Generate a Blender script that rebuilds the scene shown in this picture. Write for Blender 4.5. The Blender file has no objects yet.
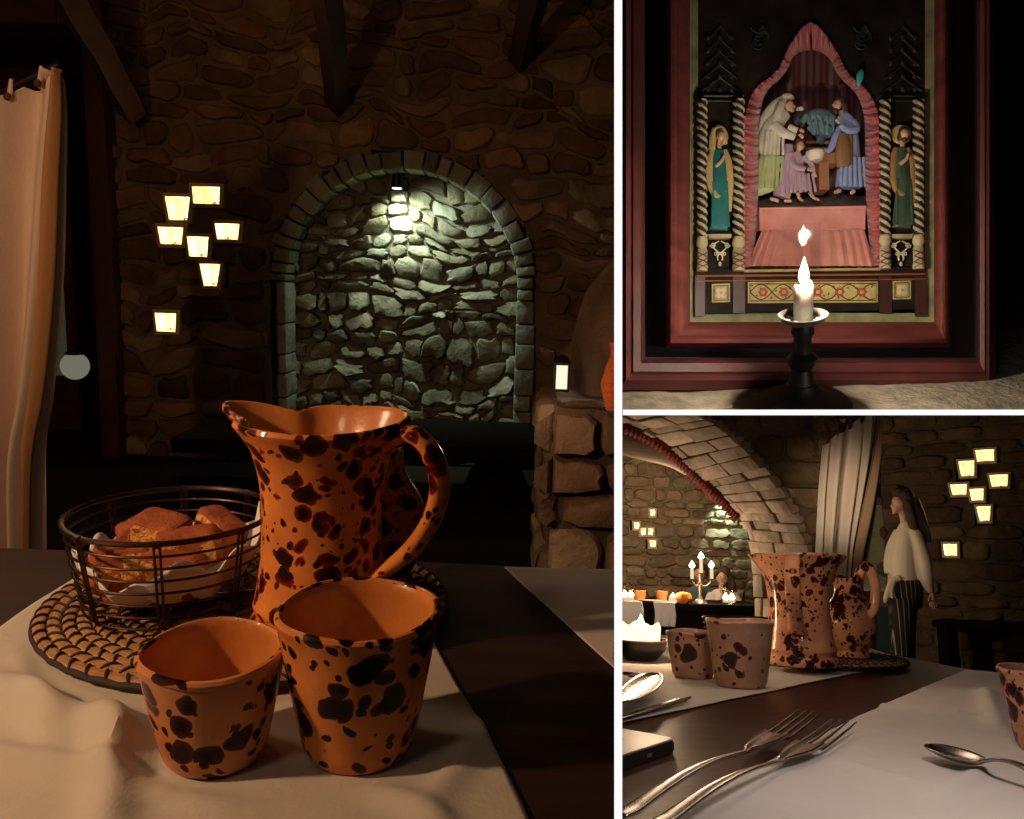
import bpy, bmesh, math, random
from mathutils import Vector, Matrix, noise
R = math.radians
PI = math.pi
random.seed(7)
sc = bpy.context.scene
COL = sc.collection
# ------------------------------------------------------------------ camera
F, CX, CY = 800.0, 512.0, 409.5
CAM = Vector((0, 0, 1.09))
PITCH = math.atan((CY - 280) / F)
ROLL = R(1.9)
CAMROT = Matrix.Rotation(PI/2 - PITCH, 4, 'X') @ Matrix.Rotation(ROLL, 4, 'Z')
CW = Matrix.Translation(CAM) @ CAMROT              # camera to world
cd = bpy.data.cameras.new('camera'); cam = bpy.data.objects.new('camera', cd); COL.objects.link(cam)
cam.matrix_world = CW
cd.sensor_width = 36; cd.lens = 36*F/1024; cd.clip_start = 0.02; cd.clip_end = 60
sc.camera = cam
vs = sc.view_settings
vs.view_transform = 'Standard'; vs.look = 'None'; vs.gamma = 1; vs.use_curve_mapping = False; vs.exposure = 0
w = bpy.data.worlds.new('night'); sc.world = w; w.use_nodes = True
w.node_tree.nodes['Background'].inputs[0].default_value = (.6, .45, .35, 1)
w.node_tree.nodes['Background'].inputs[1].default_value = .004

def raydir(px, py):                                # world direction of a pixel
    return (CAMROT.to_3x3() @ Vector(((px-CX)/F, -(py-CY)/F, -1))).normalized()
# three dining-room views, each with its own floor; a room is a rigid frame
def room_matrix(hz, Hcam, roll=0, about=None):
    """room frame whose horizon falls on row hz and whose origin is Hcam below the camera"""
    M = CAMROT @ Matrix.Rotation(PI/2 - math.atan((hz*-1 + CY)/F), 4, 'X').inverted()
    if roll:
        M = Matrix.Rotation(roll, 4, raydir(*about)) @ M
    return Matrix.Translation(CAM) @ M @ Matrix.Translation((0, 0, -Hcam))
ROOM1 = Matrix.Identity(4)
ROOM2 = room_matrix(56, 1.2)
ROOM3 = room_matrix(570, .95, R(1.6), (823, 617))
SHRINE = CW @ Matrix.Rotation(-PI/2, 4, 'X')       # x right, y away, z up, the leaning shrine's frame
ROOM = ROOM1
def setroom(m):
    global ROOM
    ROOM = m
def ray(px, py):
    return (ROOM.inverted().to_3x3() @ raydir(px, py)).normalized()
def eye():
    return ROOM.inverted() @ CAM
def atz(px, py, z):                                # pixel -> point on horizontal plane z
    e, d = eye(), ray(px, py); return e + d*((z-e.z)/d.z)
def aty(px, py, y):                                # pixel -> point on frontal plane y
    e, d = eye(), ray(px, py); return e + d*((y-e.y)/d.y)
def onplane(px, py, p, n):
    e, d = eye(), ray(px, py); return e + d*((Vector(p)-e).dot(n)/d.dot(n))

# partition planes (world): they contain the camera point
def wdir(px, py): return (CAMROT.to_3x3() @ Vector(((px-CX)/F, -(py-CY)/F, -1)))
VX, HY = 618.25, 412.4
NV = wdir(VX, 0).cross(wdir(VX, 800)).normalized()
if NV.dot(wdir(1000, 400)) < 0: NV = -NV           # points right
NH = wdir(650, HY).cross(wdir(1000, HY)).normalized()
if NH.dot(wdir(800, 0)) < 0: NH = -NH              # points up
def clip_planes():
    o = .0021
    if ROOM is ROOM1: return [(CAM - NV*o, NV)]
    if ROOM is ROOM3: return [(CAM + NV*o, -NV), (CAM - NH*.0017, NH)]
    return [(CAM + NV*o, -NV), (CAM + NH*.0017, -NH)]
def clip(bm, M):
    Mi = M.inverted(); N3 = M.to_3x3().transposed()
    for co, no in clip_planes():
        lc = Mi @ co; ln = (N3 @ no).normalized()
        if not any((v.co-lc).dot(ln) > 0 for v in bm.verts): continue
        g = bm.verts[:] + bm.edges[:] + bm.faces[:]
        r = bmesh.ops.bisect_plane(bm, geom=g, plane_co=lc, plane_no=ln, clear_outer=True, dist=1e-6)
        e = [x for x in r['geom_cut'] if isinstance(x, bmesh.types.BMEdge)]
        try: bmesh.ops.holes_fill(bm, edges=e, sides=0)
        except Exception: pass
# ------------------------------------------------------------------ objects
def setp(o, label, cat, group=None, kind=None):
    if label: o['label'] = label
    if cat: o['category'] = cat
    if group: o['group'] = group
    if kind: o['kind'] = kind
    return o
def thing(name, label, cat, loc=(0,0,0), rot=0, group=None, tilt=None, room=None):
    o = bpy.data.objects.new(name, None); COL.objects.link(o)
    o.empty_display_size = .02
    m = Matrix.Translation(loc) @ Matrix.Rotation(rot, 4, 'Z')
    if tilt is not None: m = m @ tilt
    o.matrix_world = ROOM @ m
    return setp(o, label, cat, group)
def obj(name, bm, mat, parent=None, smooth=True, loc=None, rot=0, label=None, cat=None, group=None, kind=None, tilt=None, doclip=False, mods=None):
    if parent is None:
        m = Matrix.Identity(4)
        if loc is not None: m = Matrix.Translation(loc) @ Matrix.Rotation(rot, 4, 'Z')
        if tilt is not None: m = m @ tilt
        mw = ROOM @ m
    else: mw = pmw(parent)
    if doclip: clip(bm, mw)
    if not bm.loops.layers.uv: pass
    bmesh.ops.recalc_face_normals(bm, faces=bm.faces[:])
    me = bpy.data.meshes.new(name)
    for f in bm.faces: f.smooth = smooth
    bm.to_mesh(me); bm.free()
    for x in (mat if isinstance(mat, (list, tuple)) else [mat]): me.materials.append(x)
    o = bpy.data.objects.new(name, me); COL.objects.link(o)
    if parent is None: o.matrix_world = mw
    else: o.parent = parent
    if smooth and mods != 'none':
        try:
            me.set_sharp_from_angle(angle=R(40))
        except Exception: pass
    return setp(o, label, cat, group, kind)
def pmw(o):
    m = o.matrix_basis.copy()
    return m if o.parent is None else pmw(o.parent) @ m
def struct(name, bm, mat, **k):
    return obj(name, bm, mat, kind='structure', **k)
def copy_tree(o, parent=None):
    c = o.copy(); COL.objects.link(c)
    if parent is not None: c.parent = parent
    for ch in list(o.children): copy_tree(ch, c)
    return c
def remesh(o, vox, smooth=3):
    m = o.modifiers.new('r', 'REMESH'); m.mode = 'VOXEL'; m.voxel_size = vox; m.use_smooth_shade = True
    if smooth:
        s = o.modifiers.new('s', 'SMOOTH'); s.factor = .6; s.iterations = smooth
    return o
# ------------------------------------------------------------------ mesh makers
BM = bmesh.new
def frames(pts):
    n = len(pts); T = []
    for i in range(n):
        a = pts[max(i-1, 0)]; b = pts[min(i+1, n-1)]
        t = (b-a); T.append(t.normalized() if t.length > 1e-9 else Vector((0,0,1)))
    up = Vector((0,0,1)) if abs(T[0].z) < .9 else Vector((0,1,0))
    out = []; u = T[0].cross(up).normalized()
    for t in T:
        u = (u - t*u.dot(t))
        u = u.normalized() if u.length > 1e-9 else t.orthogonal().normalized()
        out.append((t, u, t.cross(u).normalized()))
    return out
def tube(bm, pts, rad, seg=10, cap=True, flat=1.0, closed=False, frame=None):
    pts = [Vector(p) for p in pts]; n = len(pts)
    if not isinstance(rad, (list, tuple)): rad = [rad]*n
    fr = frames(pts) if not closed else None
    if closed:
        fr = []
        for i in range(n):
            t = (pts[(i+1) % n]-pts[i-1]).normalized(); z = frame or Vector((0,0,1))
            u = t.cross(z).normalized(); fr.append((t, u, u.cross(t).normalized()))
    elif frame is not None:
        g = []
        for (t, u, v) in fr:
            u = t.cross(frame).normalized(); g.append((t, u, u.cross(t).normalized()))
        fr = g
    rings = []
    for p, r, (t, u, v) in zip(pts, rad, fr):
        ru, rv = (r, r*flat) if not isinstance(r, (tuple, list)) else r
        rings.append([bm.verts.new(p + u*math.cos(a)*ru + v*math.sin(a)*rv) for a in [2*PI*k/seg for k in range(seg)]])
    m = n if closed else n-1
    for i in range(m):
        A, B = rings[i], rings[(i+1) % n]
        for k in range(seg): bm.faces.new((A[k], A[(k+1) % seg], B[(k+1) % seg], B[k]))
    if cap and not closed:
        bm.faces.new(rings[0][::-1]); bm.faces.new(rings[-1])
    return rings
def spline(P, n=8):
    P = [Vector(p) for p in P]; out = []
    for i in range(len(P)-1):
        p0 = P[max(i-1, 0)]; p1 = P[i]; p2 = P[i+1]; p3 = P[min(i+2, len(P)-1)]
        for k in range(n):
            t = k/n
            out.append(.5*((2*p1)+(p2-p0)*t+(2*p0-5*p1+4*p2-p3)*t*t+(3*p1-p0-3*p2+p3)*t**3))
    out.append(P[-1]); return out
def spl1(V, n=8): return [v.x for v in spline([(x,0,0) for x in V], n)]
def lathe(bm, prof, seg=32, c=(0,0,0), sx=1, sy=1, fn=None, split=None):
    """prof: list of (r, z); r=0 at ends closes"""
    c = Vector(c); rings = []
    for r, z in prof:
        if r <= 1e-6: rings.append([bm.verts.new(c+Vector((0,0,z)))]); continue
        ring = []
        for k in range(seg):
            a = 2*PI*k/seg; p = Vector((r*sx*math.cos(a), r*sy*math.sin(a), z))
            if fn: p = fn(p, a, r, z)
            ring.append(bm.verts.new(c+p))
        rings.append(ring)
    for A, B in zip(rings, rings[1:]):
        if len(A) == 1 and len(B) == 1: continue
        for k in range(seg):
            k2 = (k+1) % seg
            if len(A) == 1: bm.faces.new((A[0], B[k2], B[k]))
            elif len(B) == 1: bm.faces.new((A[k], A[k2], B[0]))
            else: bm.faces.new((A[k], A[k2], B[k2], B[k]))
    if split is not None:
        bm.faces.index_update() if hasattr(bm.faces, 'index_update') else None
        top = max(range(len(prof)), key=lambda i: prof[i][1]) + split
        inner = {v for ring in rings[top:] for v in ring}
        for f in bm.faces:
            if all(v in inner for v in f.verts): f.material_index = 1
    return rings
def box(bm, a, b, bev=0, M=None):
    r = bmesh.ops.create_cube(bm, size=1); vs_ = r['verts']
    a = Vector(a); b = Vector(b); c = (a+b)/2; s = b-a
    for v in vs_: v.co = Vector((v.co.x*s.x, v.co.y*s.y, v.co.z*s.z))+c
    if bev:
        es = list({e for v in vs_ for e in v.link_edges})
        r2 = bmesh.ops.bevel(bm, geom=es, offset=bev, segments=2, profile=.6, affect='EDGES')
        vs_ = list({v for f in r2['faces'] for v in f.verts} | {v for v in vs_ if v.is_valid})
    if M is not None:
        for v in vs_: v.co = M @ v.co
    return vs_
def ball(bm, c, r, seg=14, M=None):
    if not isinstance(r, (tuple, list)): r = (r, r, r)
    res = bmesh.ops.create_uvsphere(bm, u_segments=seg, v_segments=max(6, seg//2+1), radius=1)
    for v in res['verts']:
        p = Vector((v.co.x*r[0], v.co.y*r[1], v.co.z*r[2]))
        if M is not None: p = M @ p
        v.co = p + Vector(c)
    return res['verts']
def prism(bm, poly, axis, d):
    """poly: 3D points in a plane, extruded by vector axis*d"""
    A = [bm.verts.new(Vector(p)) for p in poly]; B = [bm.verts.new(Vector(p)+Vector(axis)*d) for p in poly]
    n = len(A)
    bm.faces.new(A); bm.faces.new(B[::-1])
    for i in range(n): bm.faces.new((A[i], B[i], B[(i+1) % n], A[(i+1) % n]))
def gridsurf(bm, fn, nu, nv, uv=False, thick=0):
    """fn(u,v)->Vector ; optional second skin offset by thick along normals approx"""
    V = [[bm.verts.new(fn(i/nu, j/nv)) for j in range(nv+1)] for i in range(nu+1)]
    lay = bm.loops.layers.uv.verify() if uv else None
    for i in range(nu):
        for j in range(nv):
            f = bm.faces.new((V[i][j], V[i+1][j], V[i+1][j+1], V[i][j+1]))
            if uv:
                for l, q in zip(f.loops, ((i,j),(i+1,j),(i+1,j+1),(i,j+1))): l[lay].uv = (q[0]/nu, q[1]/nv)
    return V
def solid(o, t, off=-1):
    m = o.modifiers.new('t', 'SOLIDIFY'); m.thickness = t; m.offset = off; return o
def nz(p, s=1.0, seed=0): return noise.noise(Vector(p)*s + Vector((seed*7.3, seed*3.1, seed*1.7)))
# ------------------------------------------------------------------ materials
class NT:
    def __init__(s, name):
        s.m = bpy.data.materials.new(name); s.m.use_nodes = True; s.t = s.m.node_tree; s.n = s.t.nodes
        s.b = s.n['Principled BSDF']; s.out = s.n['Material Output']
    def N(s, t, **k):
        n = s.n.new(t)
        for a, v in k.items(): setattr(n, a, v)
        return n
    def L(s, a, b): s.t.links.new(a, b)
    def set(s, node, **k):
        for a, v in k.items(): node.inputs[a.replace('_', ' ')].default_value = v
def rgba(c): return (*c, 1) if len(c) == 3 else c
def ramp(T, fac, stops, interp='LINEAR'):
    r = T.N('ShaderNodeValToRGB'); r.color_ramp.interpolation = interp
    e = r.color_ramp.elements
    while len(e) < len(stops): e.new(.5)
    for x, (p, c) in zip(e, stops): x.position = p; x.color = rgba(c)
    T.L(fac, r.inputs[0]); return r.outputs[0]
def coords(T, scale=(1,1,1), kind='Object'):
    c = T.N('ShaderNodeTexCoord'); m = T.N('ShaderNodeMapping'); m.inputs['Scale'].default_value = scale
    T.L(c.outputs[kind], m.inputs[0]); return m.outputs[0]
def noisen(T, vec, scale, detail=4, rough=.55, dist=0):
    n = T.N('ShaderNodeTexNoise'); T.L(vec, n.inputs['Vector'])
    n.inputs['Scale'].default_value = scale; n.inputs['Detail'].default_value = detail
    n.inputs['Roughness'].default_value = rough; n.inputs['Distortion'].default_value = dist
    return n.outputs[0]
def bump(T, h, strength=.4, dist=.01):
    b = T.N('ShaderNodeBump'); b.inputs['Strength'].default_value = strength; b.inputs['Distance'].default_value = dist
    T.L(h, b.inputs['Height']); T.L(b.outputs[0], T.b.inputs['Normal']); return b
_c = {}
def plain(name, col, rough=.6, metal=0, var=.15, nscale=20, bmp=.1, bd=.002, spec=.5, sss=0, coat=0, scale=(1,1,1)):
    if name in _c: return _c[name]
    T = NT(name); v = coords(T, scale); n = noisen(T, v, nscale)
    a = tuple(max(0, x*(1-var)) for x in col); b = tuple(min(1, x*(1+var)) for x in col)
    T.L(ramp(T, n, [(.3, a), (.7, b)]), T.b.inputs['Base Color'])
    T.b.inputs['Roughness'].default_value = rough; T.b.inputs['Metallic'].default_value = metal
    T.b.inputs['Specular IOR Level'].default_value = spec
    T.b.inputs['Coat Weight'].default_value = coat; T.b.inputs['Coat Roughness'].default_value = .12
    if sss:
        T.b.inputs['Subsurface Weight'].default_value = sss; T.b.inputs['Subsurface Scale'].default_value = .01
    if bmp: bump(T, noisen(T, v, nscale*3), bmp, bd)
    _c[name] = T.m; return T.m
def emis(name, col, s):
    if name in _c: return _c[name]
    T = NT(name); T.b.inputs['Base Color'].default_value = (0,0,0,1)
    T.b.inputs['Emission Color'].default_value = rgba(col); T.b.inputs['Emission Strength'].default_value = s
    T.b.inputs['Roughness'].default_value = 1; T.b.inputs['Specular IOR Level'].default_value = 0
    _c[name] = T.m; return T.m
def glaze(name, base, dark, seed=0, size=36, amount=.0, red=(.16,.018,.006), warp=.020, dens=0, nogate=False):
    """glossy glazed terracotta with splashes of dark slip"""
    T = NT(name); v = coords(T)
    mp = T.N('ShaderNodeMapping'); mp.inputs['Location'].default_value = (seed*1.37, seed*.71, seed*2.1); T.L(v, mp.inputs[0]); v = mp.outputs[0]
    nd = T.N('ShaderNodeTexNoise'); nd.inputs['Scale'].default_value = size*1.1; nd.inputs['Detail'].default_value = 2; T.L(v, nd.inputs['Vector'])
    mx = T.N('ShaderNodeVectorMath', operation='MULTIPLY_ADD'); T.L(nd.outputs[1], mx.inputs[0]); mx.inputs[1].default_value = (warp,)*3; T.L(v, mx.inputs[2])
    def spots(scale, rnd):
        vo = T.N('ShaderNodeTexVoronoi'); vo.feature = 'F1'; T.L(mx.outputs[0], vo.inputs['Vector']); vo.inputs['Scale'].default_value = scale
        vo.inputs['Randomness'].default_value = 1
        sp = T.N('ShaderNodeSeparateColor'); T.L(vo.outputs['Color'], sp.inputs[0])
        return vo.outputs['Distance'], sp.outputs[0]
    big = noisen(T, v, size*.33, 1, .5)
    def layer(scale, lo, hi, gate):
        d, r = spots(scale, 1)
        th = T.N('ShaderNodeMapRange'); T.L(r, th.inputs[0]); th.inputs[1].default_value = 0; th.inputs[2].default_value = 1
        th.inputs[3].default_value = lo; th.inputs[4].default_value = hi
        g = T.N('ShaderNodeMapRange'); T.L(big, g.inputs[0]); g.inputs[1].default_value = gate-.09; g.inputs[2].default_value = gate+.09
        g.inputs[3].default_value = -.3; g.inputs[4].default_value = .12
        a = T.N('ShaderNodeMath', operation='ADD'); T.L(th.outputs[0], a.inputs[0]); T.L(g.outputs[0], a.inputs[1])
        s = T.N('ShaderNodeMath', operation='SUBTRACT'); T.L(a.outputs[0], s.inputs[0]); T.L(d, s.inputs[1])
        return s.outputs[0]
    l1 = layer(size*1.5, .05+dens, .60+dens, .47-amount); l2 = layer(size*3.6, -.22+dens, .46+dens, .43-amount)
    m = T.N('ShaderNodeMath', operation='MAXIMUM'); T.L(l1, m.inputs[0]); T.L(l2, m.inputs[1])
    fac = T.N('ShaderNodeMapRange'); T.L(m.outputs[0], fac.inputs[0]); fac.inputs[1].default_value = .0; fac.inputs[2].default_value = .035
    core = T.N('ShaderNodeMapRange'); T.L(m.outputs[0], core.inputs[0]); core.inputs[1].default_value = .05; core.inputs[2].default_value = .22
    n2 = noisen(T, v, 30, 5)
    bc = ramp(T, n2, [(.3, tuple(x*.8 for x in base)), (.7, tuple(min(1, x*1.12) for x in base))])
    dm = T.N('ShaderNodeMix', data_type='RGBA'); T.L(core.outputs[0], dm.inputs[0]); dm.inputs[6].default_value = rgba(red); dm.inputs[7].default_value = rgba(dark)
    fm = T.N('ShaderNodeMix', data_type='RGBA'); T.L(fac.outputs[0], fm.inputs[0]); T.L(bc, fm.inputs[6]); T.L(dm.outputs[2], fm.inputs[7])
    T.L(fm.outputs[2], T.b.inputs['Base Color'])
    T.b.inputs['Roughness'].default_value = .32; T.b.inputs['Specular IOR Level'].default_value = .06; T.b.inputs['Coat Weight'].default_value = .32; T.b.inputs['Coat Roughness'].default_value = .06; T.b.inputs['Coat IOR'].default_value = 1.4
    bump(T, noisen(T, v, 45, 3), .25, .0025)
    return T.m
def stone_mat(name, tint=(1,1,1), rough=.9, bs=.8):
    T = NT(name); v = coords(T)
    at = T.N('ShaderNodeAttribute'); at.attribute_name = 'stone'
    n = noisen(T, v, 6, 8, .65); r = ramp(T, n, [(.25, (.45,.42,.4)), (.6, (1,1,1)), (.8, (1.0,.93,.8))])
    mx = T.N('ShaderNodeMix', data_type='RGBA', blend_type='MULTIPLY'); mx.inputs[0].default_value = 1
    T.L(at.outputs['Color'], mx.inputs[6]); T.L(r, mx.inputs[7])
    m2 = T.N('ShaderNodeMix', data_type='RGBA', blend_type='MULTIPLY'); m2.inputs[0].default_value = 1; T.L(mx.outputs[2], m2.inputs[6]); m2.inputs[7].default_value = rgba(tint)
    T.L(m2.outputs[2], T.b.inputs['Base Color']); T.b.inputs['Roughness'].default_value = rough
    T.b.inputs['Specular IOR Level'].default_value = .3
    bump(T, noisen(T, v, 14, 9, .65), bs, .03); return T.m
def wood_mat(name, a, b, rough=.45, scale=(2, 30, 30), coat=0, bmp=.15):
    T = NT(name); v = coords(T, scale); n = noisen(T, v, 1.5, 7, .6, .6)
    T.L(ramp(T, n, [(.3, a), (.7, b)]), T.b.inputs['Base Color']); T.b.inputs['Roughness'].default_value = rough
    T.b.inputs['Coat Weight'].default_value = coat; T.b.inputs['Coat Roughness'].default_value = .3
    bump(T, n, bmp, .003); return T.m
def cloth_mat(name, col, scale=900, fold=True, rough=.85):
    T = NT(name); v = coords(T); n = noisen(T, v, 9, 4)
    T.L(ramp(T, n, [(.3, tuple(x*.93 for x in col)), (.7, col)]), T.b.inputs['Base Color']); T.b.inputs['Roughness'].default_value = rough
    T.b.inputs['Sheen Weight'].default_value = .15; T.b.inputs['Specular IOR Level'].default_value = .2
    h = noisen(T, v, 38 if fold else 120, 5, .6, .4); bump(T, h, .35, .004); return T.m
def glass_mat(name, fac=.06, rough=.02, tint=(1,1,1)):
    T = NT(name); tr = T.N('ShaderNodeBsdfTransparent'); tr.inputs[0].default_value = rgba(tint)
    gl = T.N('ShaderNodeBsdfGlossy'); gl.inputs['Roughness'].default_value = rough; mx = T.N('ShaderNodeMixShader'); mx.inputs[0].default_value = fac
    T.L(tr.outputs[0], mx.inputs[1]); T.L(gl.outputs[0], mx.inputs[2]); T.L(mx.outputs[0], T.out.inputs[0]); return T.m
def light(name, p, power, col=(1,.6,.3), size=.05, kind='POINT', target=None, spot=60, blend=.5):
    l = bpy.data.lights.new(name, kind); l.energy = power; l.color = col
    if kind == 'AREA': l.size = size
    else: l.shadow_soft_size = size
    if kind == 'SPOT': l.spot_size = R(spot); l.spot_blend = blend
    o = bpy.data.objects.new(name, l); COL.objects.link(o)
    m = Matrix.Translation(p)
    if target is not None: m = m @ (Vector(target)-Vector(p)).to_track_quat('-Z', 'Y').to_matrix().to_4x4()
    o.matrix_world = ROOM @ m; return o
WHITE_EDGE = emis('luminous white edge', (1,1,1), 1.0)  # whiteness put in as emission; the edges are no lamp
DARKPAINT = plain('black paint', (.012,.01,.009), .9, bmp=0)
BLACKMETAL = plain('blackened iron', (.03,.024,.02), .4, .7, bmp=.2)
FLAME = emis('flame', (1,.72,.36), 26)
FLAME_S = emis('small flame', (1,.7,.32), 9)
# ------------------------------------------------------------------ stone work
def stones(P, U, V, Nn, w, h, course, wid, depth=.03, gap=.014, inside=None, seed=1, cols=None, bm=None, jit=.25, round_=.28, mortar=(.17,.13,.09), backing=True, cell=.05, warp=0, wmask=None):
    """irregular coursed rubble on the plane P + u*U + v*V, Nn towards viewer"""
    rnd = random.Random(seed); bm = bm or BM(); lay = bm.verts.layers.float_color.get('stone') or bm.verts.layers.float_color.new('stone')
    P, U, V, Nn = Vector(P), Vector(U).normalized(), Vector(V).normalized(), Vector(Nn).normalized()
    cols = cols or [(.30,.20,.12), (.24,.15,.09), (.34,.25,.15), (.20,.13,.09), (.28,.17,.12), (.38,.29,.19)]
    if backing:
        nu, nv = max(1, int(w/cell)), max(1, int(h/cell)); G = {}
        for i in range(nu):
            for j in range(nv):
                if inside and inside((i+.5)*w/nu, (j+.5)*h/nv): continue
                q = []
                for a, b in ((i,j),(i+1,j),(i+1,j+1),(i,j+1)):
                    if (a,b) not in G:
                        pt = P+U*(a*w/nu)+V*(b*h/nv); pt += Nn*nz(pt, 4, seed)*.012
                        x = bm.verts.new(pt); x[lay] = (*mortar, 1); G[(a,b)] = x
                    q.append(G[(a,b)])
                bm.faces.new(q)
    v = 0
    while v < h:
        ch = course*rnd.uniform(.65, 1.35); u = -wid*rnd.random()
        while u < w:
            sw = wid*rnd.uniform(.5, 1.5); cu, cv = u+sw/2, v+ch/2
            ok = not (inside and (inside(cu, cv)))
            if ok and cu > -wid and cv < h+ch:
                c = rnd.choice(cols); k = rnd.uniform(.7, 1.2); c = (*[x*k for x in c], 1)
                hw, hh = sw/2-gap/2, ch/2-gap/2; d = depth*rnd.uniform(.5, 1.2); n = 16
                pts = []
                e = rnd.uniform(3.0, 6)
                for q in range(n):
                    a = 2*PI*(q+.5)/n; ca, sa = math.cos(a), math.sin(a)
                    rr = (abs(ca)**e+abs(sa)**e)**(-1/e)
                    x = cu+hw*rr*ca*(1+rnd.uniform(-.10,.06)*jit*2); y = cv+hh*rr*sa*(1+rnd.uniform(-.14,.08)*jit*2)
                    x = min(max(x, 0), w); y = min(max(y, 0), h)
                    pts.append((x, y))
                if inside and not any(inside(x, y) for x, y in pts) and any(inside(cu+hw*q1, cv+hh*q2) for q1 in (-.75,-.4,0,.4,.75) for q2 in (-.7,-.35,0,.35,.7)): u += sw; continue
                if inside and any(inside(x, y) for x, y in pts):
                    pts2 = []
                    for x, y in pts:
                        t = 0
                        while t < .96 and not inside(cu+(x-cu)*(t+.05), cv+(y-cv)*(t+.05)): t += .05
                        pts2.append((cu+(x-cu)*t, cv+(y-cv)*t))
                    pts = pts2
                tl = (rnd.uniform(-.3,.3)*d/hw, rnd.uniform(-.4,.4)*d/hh)
                rings = []
                for sc_, dd in ((1, -.01), (.97, d*.55), (.84, d*.95), (.45, d*1.08)):
                    ring = []
                    for x, y in pts:
                        xx, yy = cu+(x-cu)*sc_, cv+(y-cv)*sc_
                        z = dd + (tl[0]*(xx-cu)+tl[1]*(yy-cv) if dd > 0 else 0)
                        pt = P+U*xx+V*yy
                        if dd > 0: z += nz(pt, 14, seed)*d*.35
                        x_ = bm.verts.new(pt+Nn*z); x_[lay] = c; ring.append(x_)
                    rings.append(ring)
                for A, B in zip(rings, rings[1:]):
                    for q in range(n): bm.faces.new((A[q], A[(q+1) % n], B[(q+1) % n], B[q]))
                bm.faces.new(rings[-1])
            u += sw
        v += ch
    if warp:
        for x in bm.verts:
            d = x.co-P; a, b = d.dot(U), d.dot(V); wk = wmask(a, b) if wmask else 1
            x.co += wk*( U*noise.noise(Vector((a*3.1, b*3.1, seed)))*warp + V*noise.noise(Vector((a*3.1, b*3.1, seed+9)))*warp*1.3 + U*noise.noise(Vector((a*11, b*11, seed+3)))*warp*.3 + V*noise.noise(Vector((a*11, b*11, seed+5)))*warp*.3)
    return bm
def hexa(bm, corners, col, bulge=.01, Nn=None, lay=None):
    """voussoir: 8 corners (4 back then 4 front), softened"""
    vs_ = []
    r = [bm.verts.new(c) for c in corners]
    for v in r: v[lay] = (*col, 1)
    F_ = [(0,1,2,3), (4,5,6,7), (0,1,5,4), (1,2,6,5), (2,3,7,6), (3,0,4,7)]
    fs = [bm.faces.new([r[i] for i in q]) for q in F_]
    es = list({e for f in fs for e in f.edges})
    res = bmesh.ops.bevel(bm, geom=es, offset=bulge, segments=2, profile=.5, affect='EDGES')
    for f in res['faces']:
        for v in f.verts: v[lay] = (*col, 1)
def flame_bm(h, r, c=(0,0,0)):
    bm = BM(); lathe(bm, [(0,0), (r*.7,h*.1), (r,h*.28), (r*.8,h*.52), (r*.35,h*.8), (0,h)], 12, c); return bm

# ================================================================== PARTITIONS
def partition(name, mat, A0, A1, N_, near, far, half, t0=None):
    """radial slab through the camera point spanning directions A0..A1"""
    bm = BM()
    pts = [CAM+A0*near, CAM+A1*near, CAM+A1*far, CAM+A0*far]
    prism(bm, [p-N_*half for p in pts], N_, 2*half); return bm
setroom(ROOM1)
hv = .35*7.9/F/2*1.0; hh_ = .35*5.6/F/2
dt, db = wdir(VX, -500), wdir(VX, 1500)
struct('wall_right', partition('', None, dt, db, NV, .352, 9.5, hv*.97), DARKPAINT, smooth=False)
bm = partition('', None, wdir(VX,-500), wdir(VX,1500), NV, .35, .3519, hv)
struct('trim_1', bm, WHITE_EDGE, smooth=False)  # added divider edge, self-lit to stay white between dark rooms
dl, dr = wdir(VX+4.6, HY), wdir(1500, HY)
struct('ceiling_lower', partition('', None, dl, dr, NH, .352, 9.5, hh_*.97), DARKPAINT, smooth=False)
struct('trim_2', partition('', None, dl, dr, NH, .35, .3519, hh_), WHITE_EDGE, smooth=False)  # level divider edge, white by the same emission

# ================================================================== ROOM 1 : the table with the jug
setroom(ROOM1)
S1 = stone_mat('warm rubble stone')
S_NICHE = stone_mat('pale niche rubble', (1,1.02,.92), .8, 1.0)
GL_JUG = glaze('splashed jug glaze', (.72,.25,.06), (.020,.005,.004), 3, 33, .03, (.18,.014,.007), dens=.015)
INNER = plain('plain orange glaze', (.56,.20,.05), .3, coat=.7, nscale=25, bmp=.3)
GL_CUP = glaze('splashed cup glaze', (.60,.21,.055), (.006,.003,.003), 11, 30, .0, (.035,.007,.005))
GL_CUP2 = glaze('splashed small cup glaze', (.60,.25,.10), (.010,.004,.004), 23, 29, .0, (.06,.012,.008))
LINEN = cloth_mat('unbleached linen', (.56,.52,.46))
LINEN2 = cloth_mat('grey white linen', (.60,.57,.54))
TABLE = wood_mat('dark oiled table wood', (.012,.005,.003), (.034,.011,.006), .6, (2, 26, 26), .0)
DARKWOOD = wood_mat('old dark beam wood', (.055,.012,.006), (.10,.025,.010), .8, (3, 3, 12))
CURT = cloth_mat('peach cotton curtain', (.74,.55,.43), fold=False)
PLASTER = plain('creamy niche plaster', (.75,.62,.42), .9, nscale=30, bmp=.5, bd=.004)
WAX = plain('candle wax', (.85,.78,.62), .4, sss=.3, bmp=0)

# ---- room shell
WY = 4.6                                            # back wall plane
xl = aty(118, 300, WY).x; xr = 2.6
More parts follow.
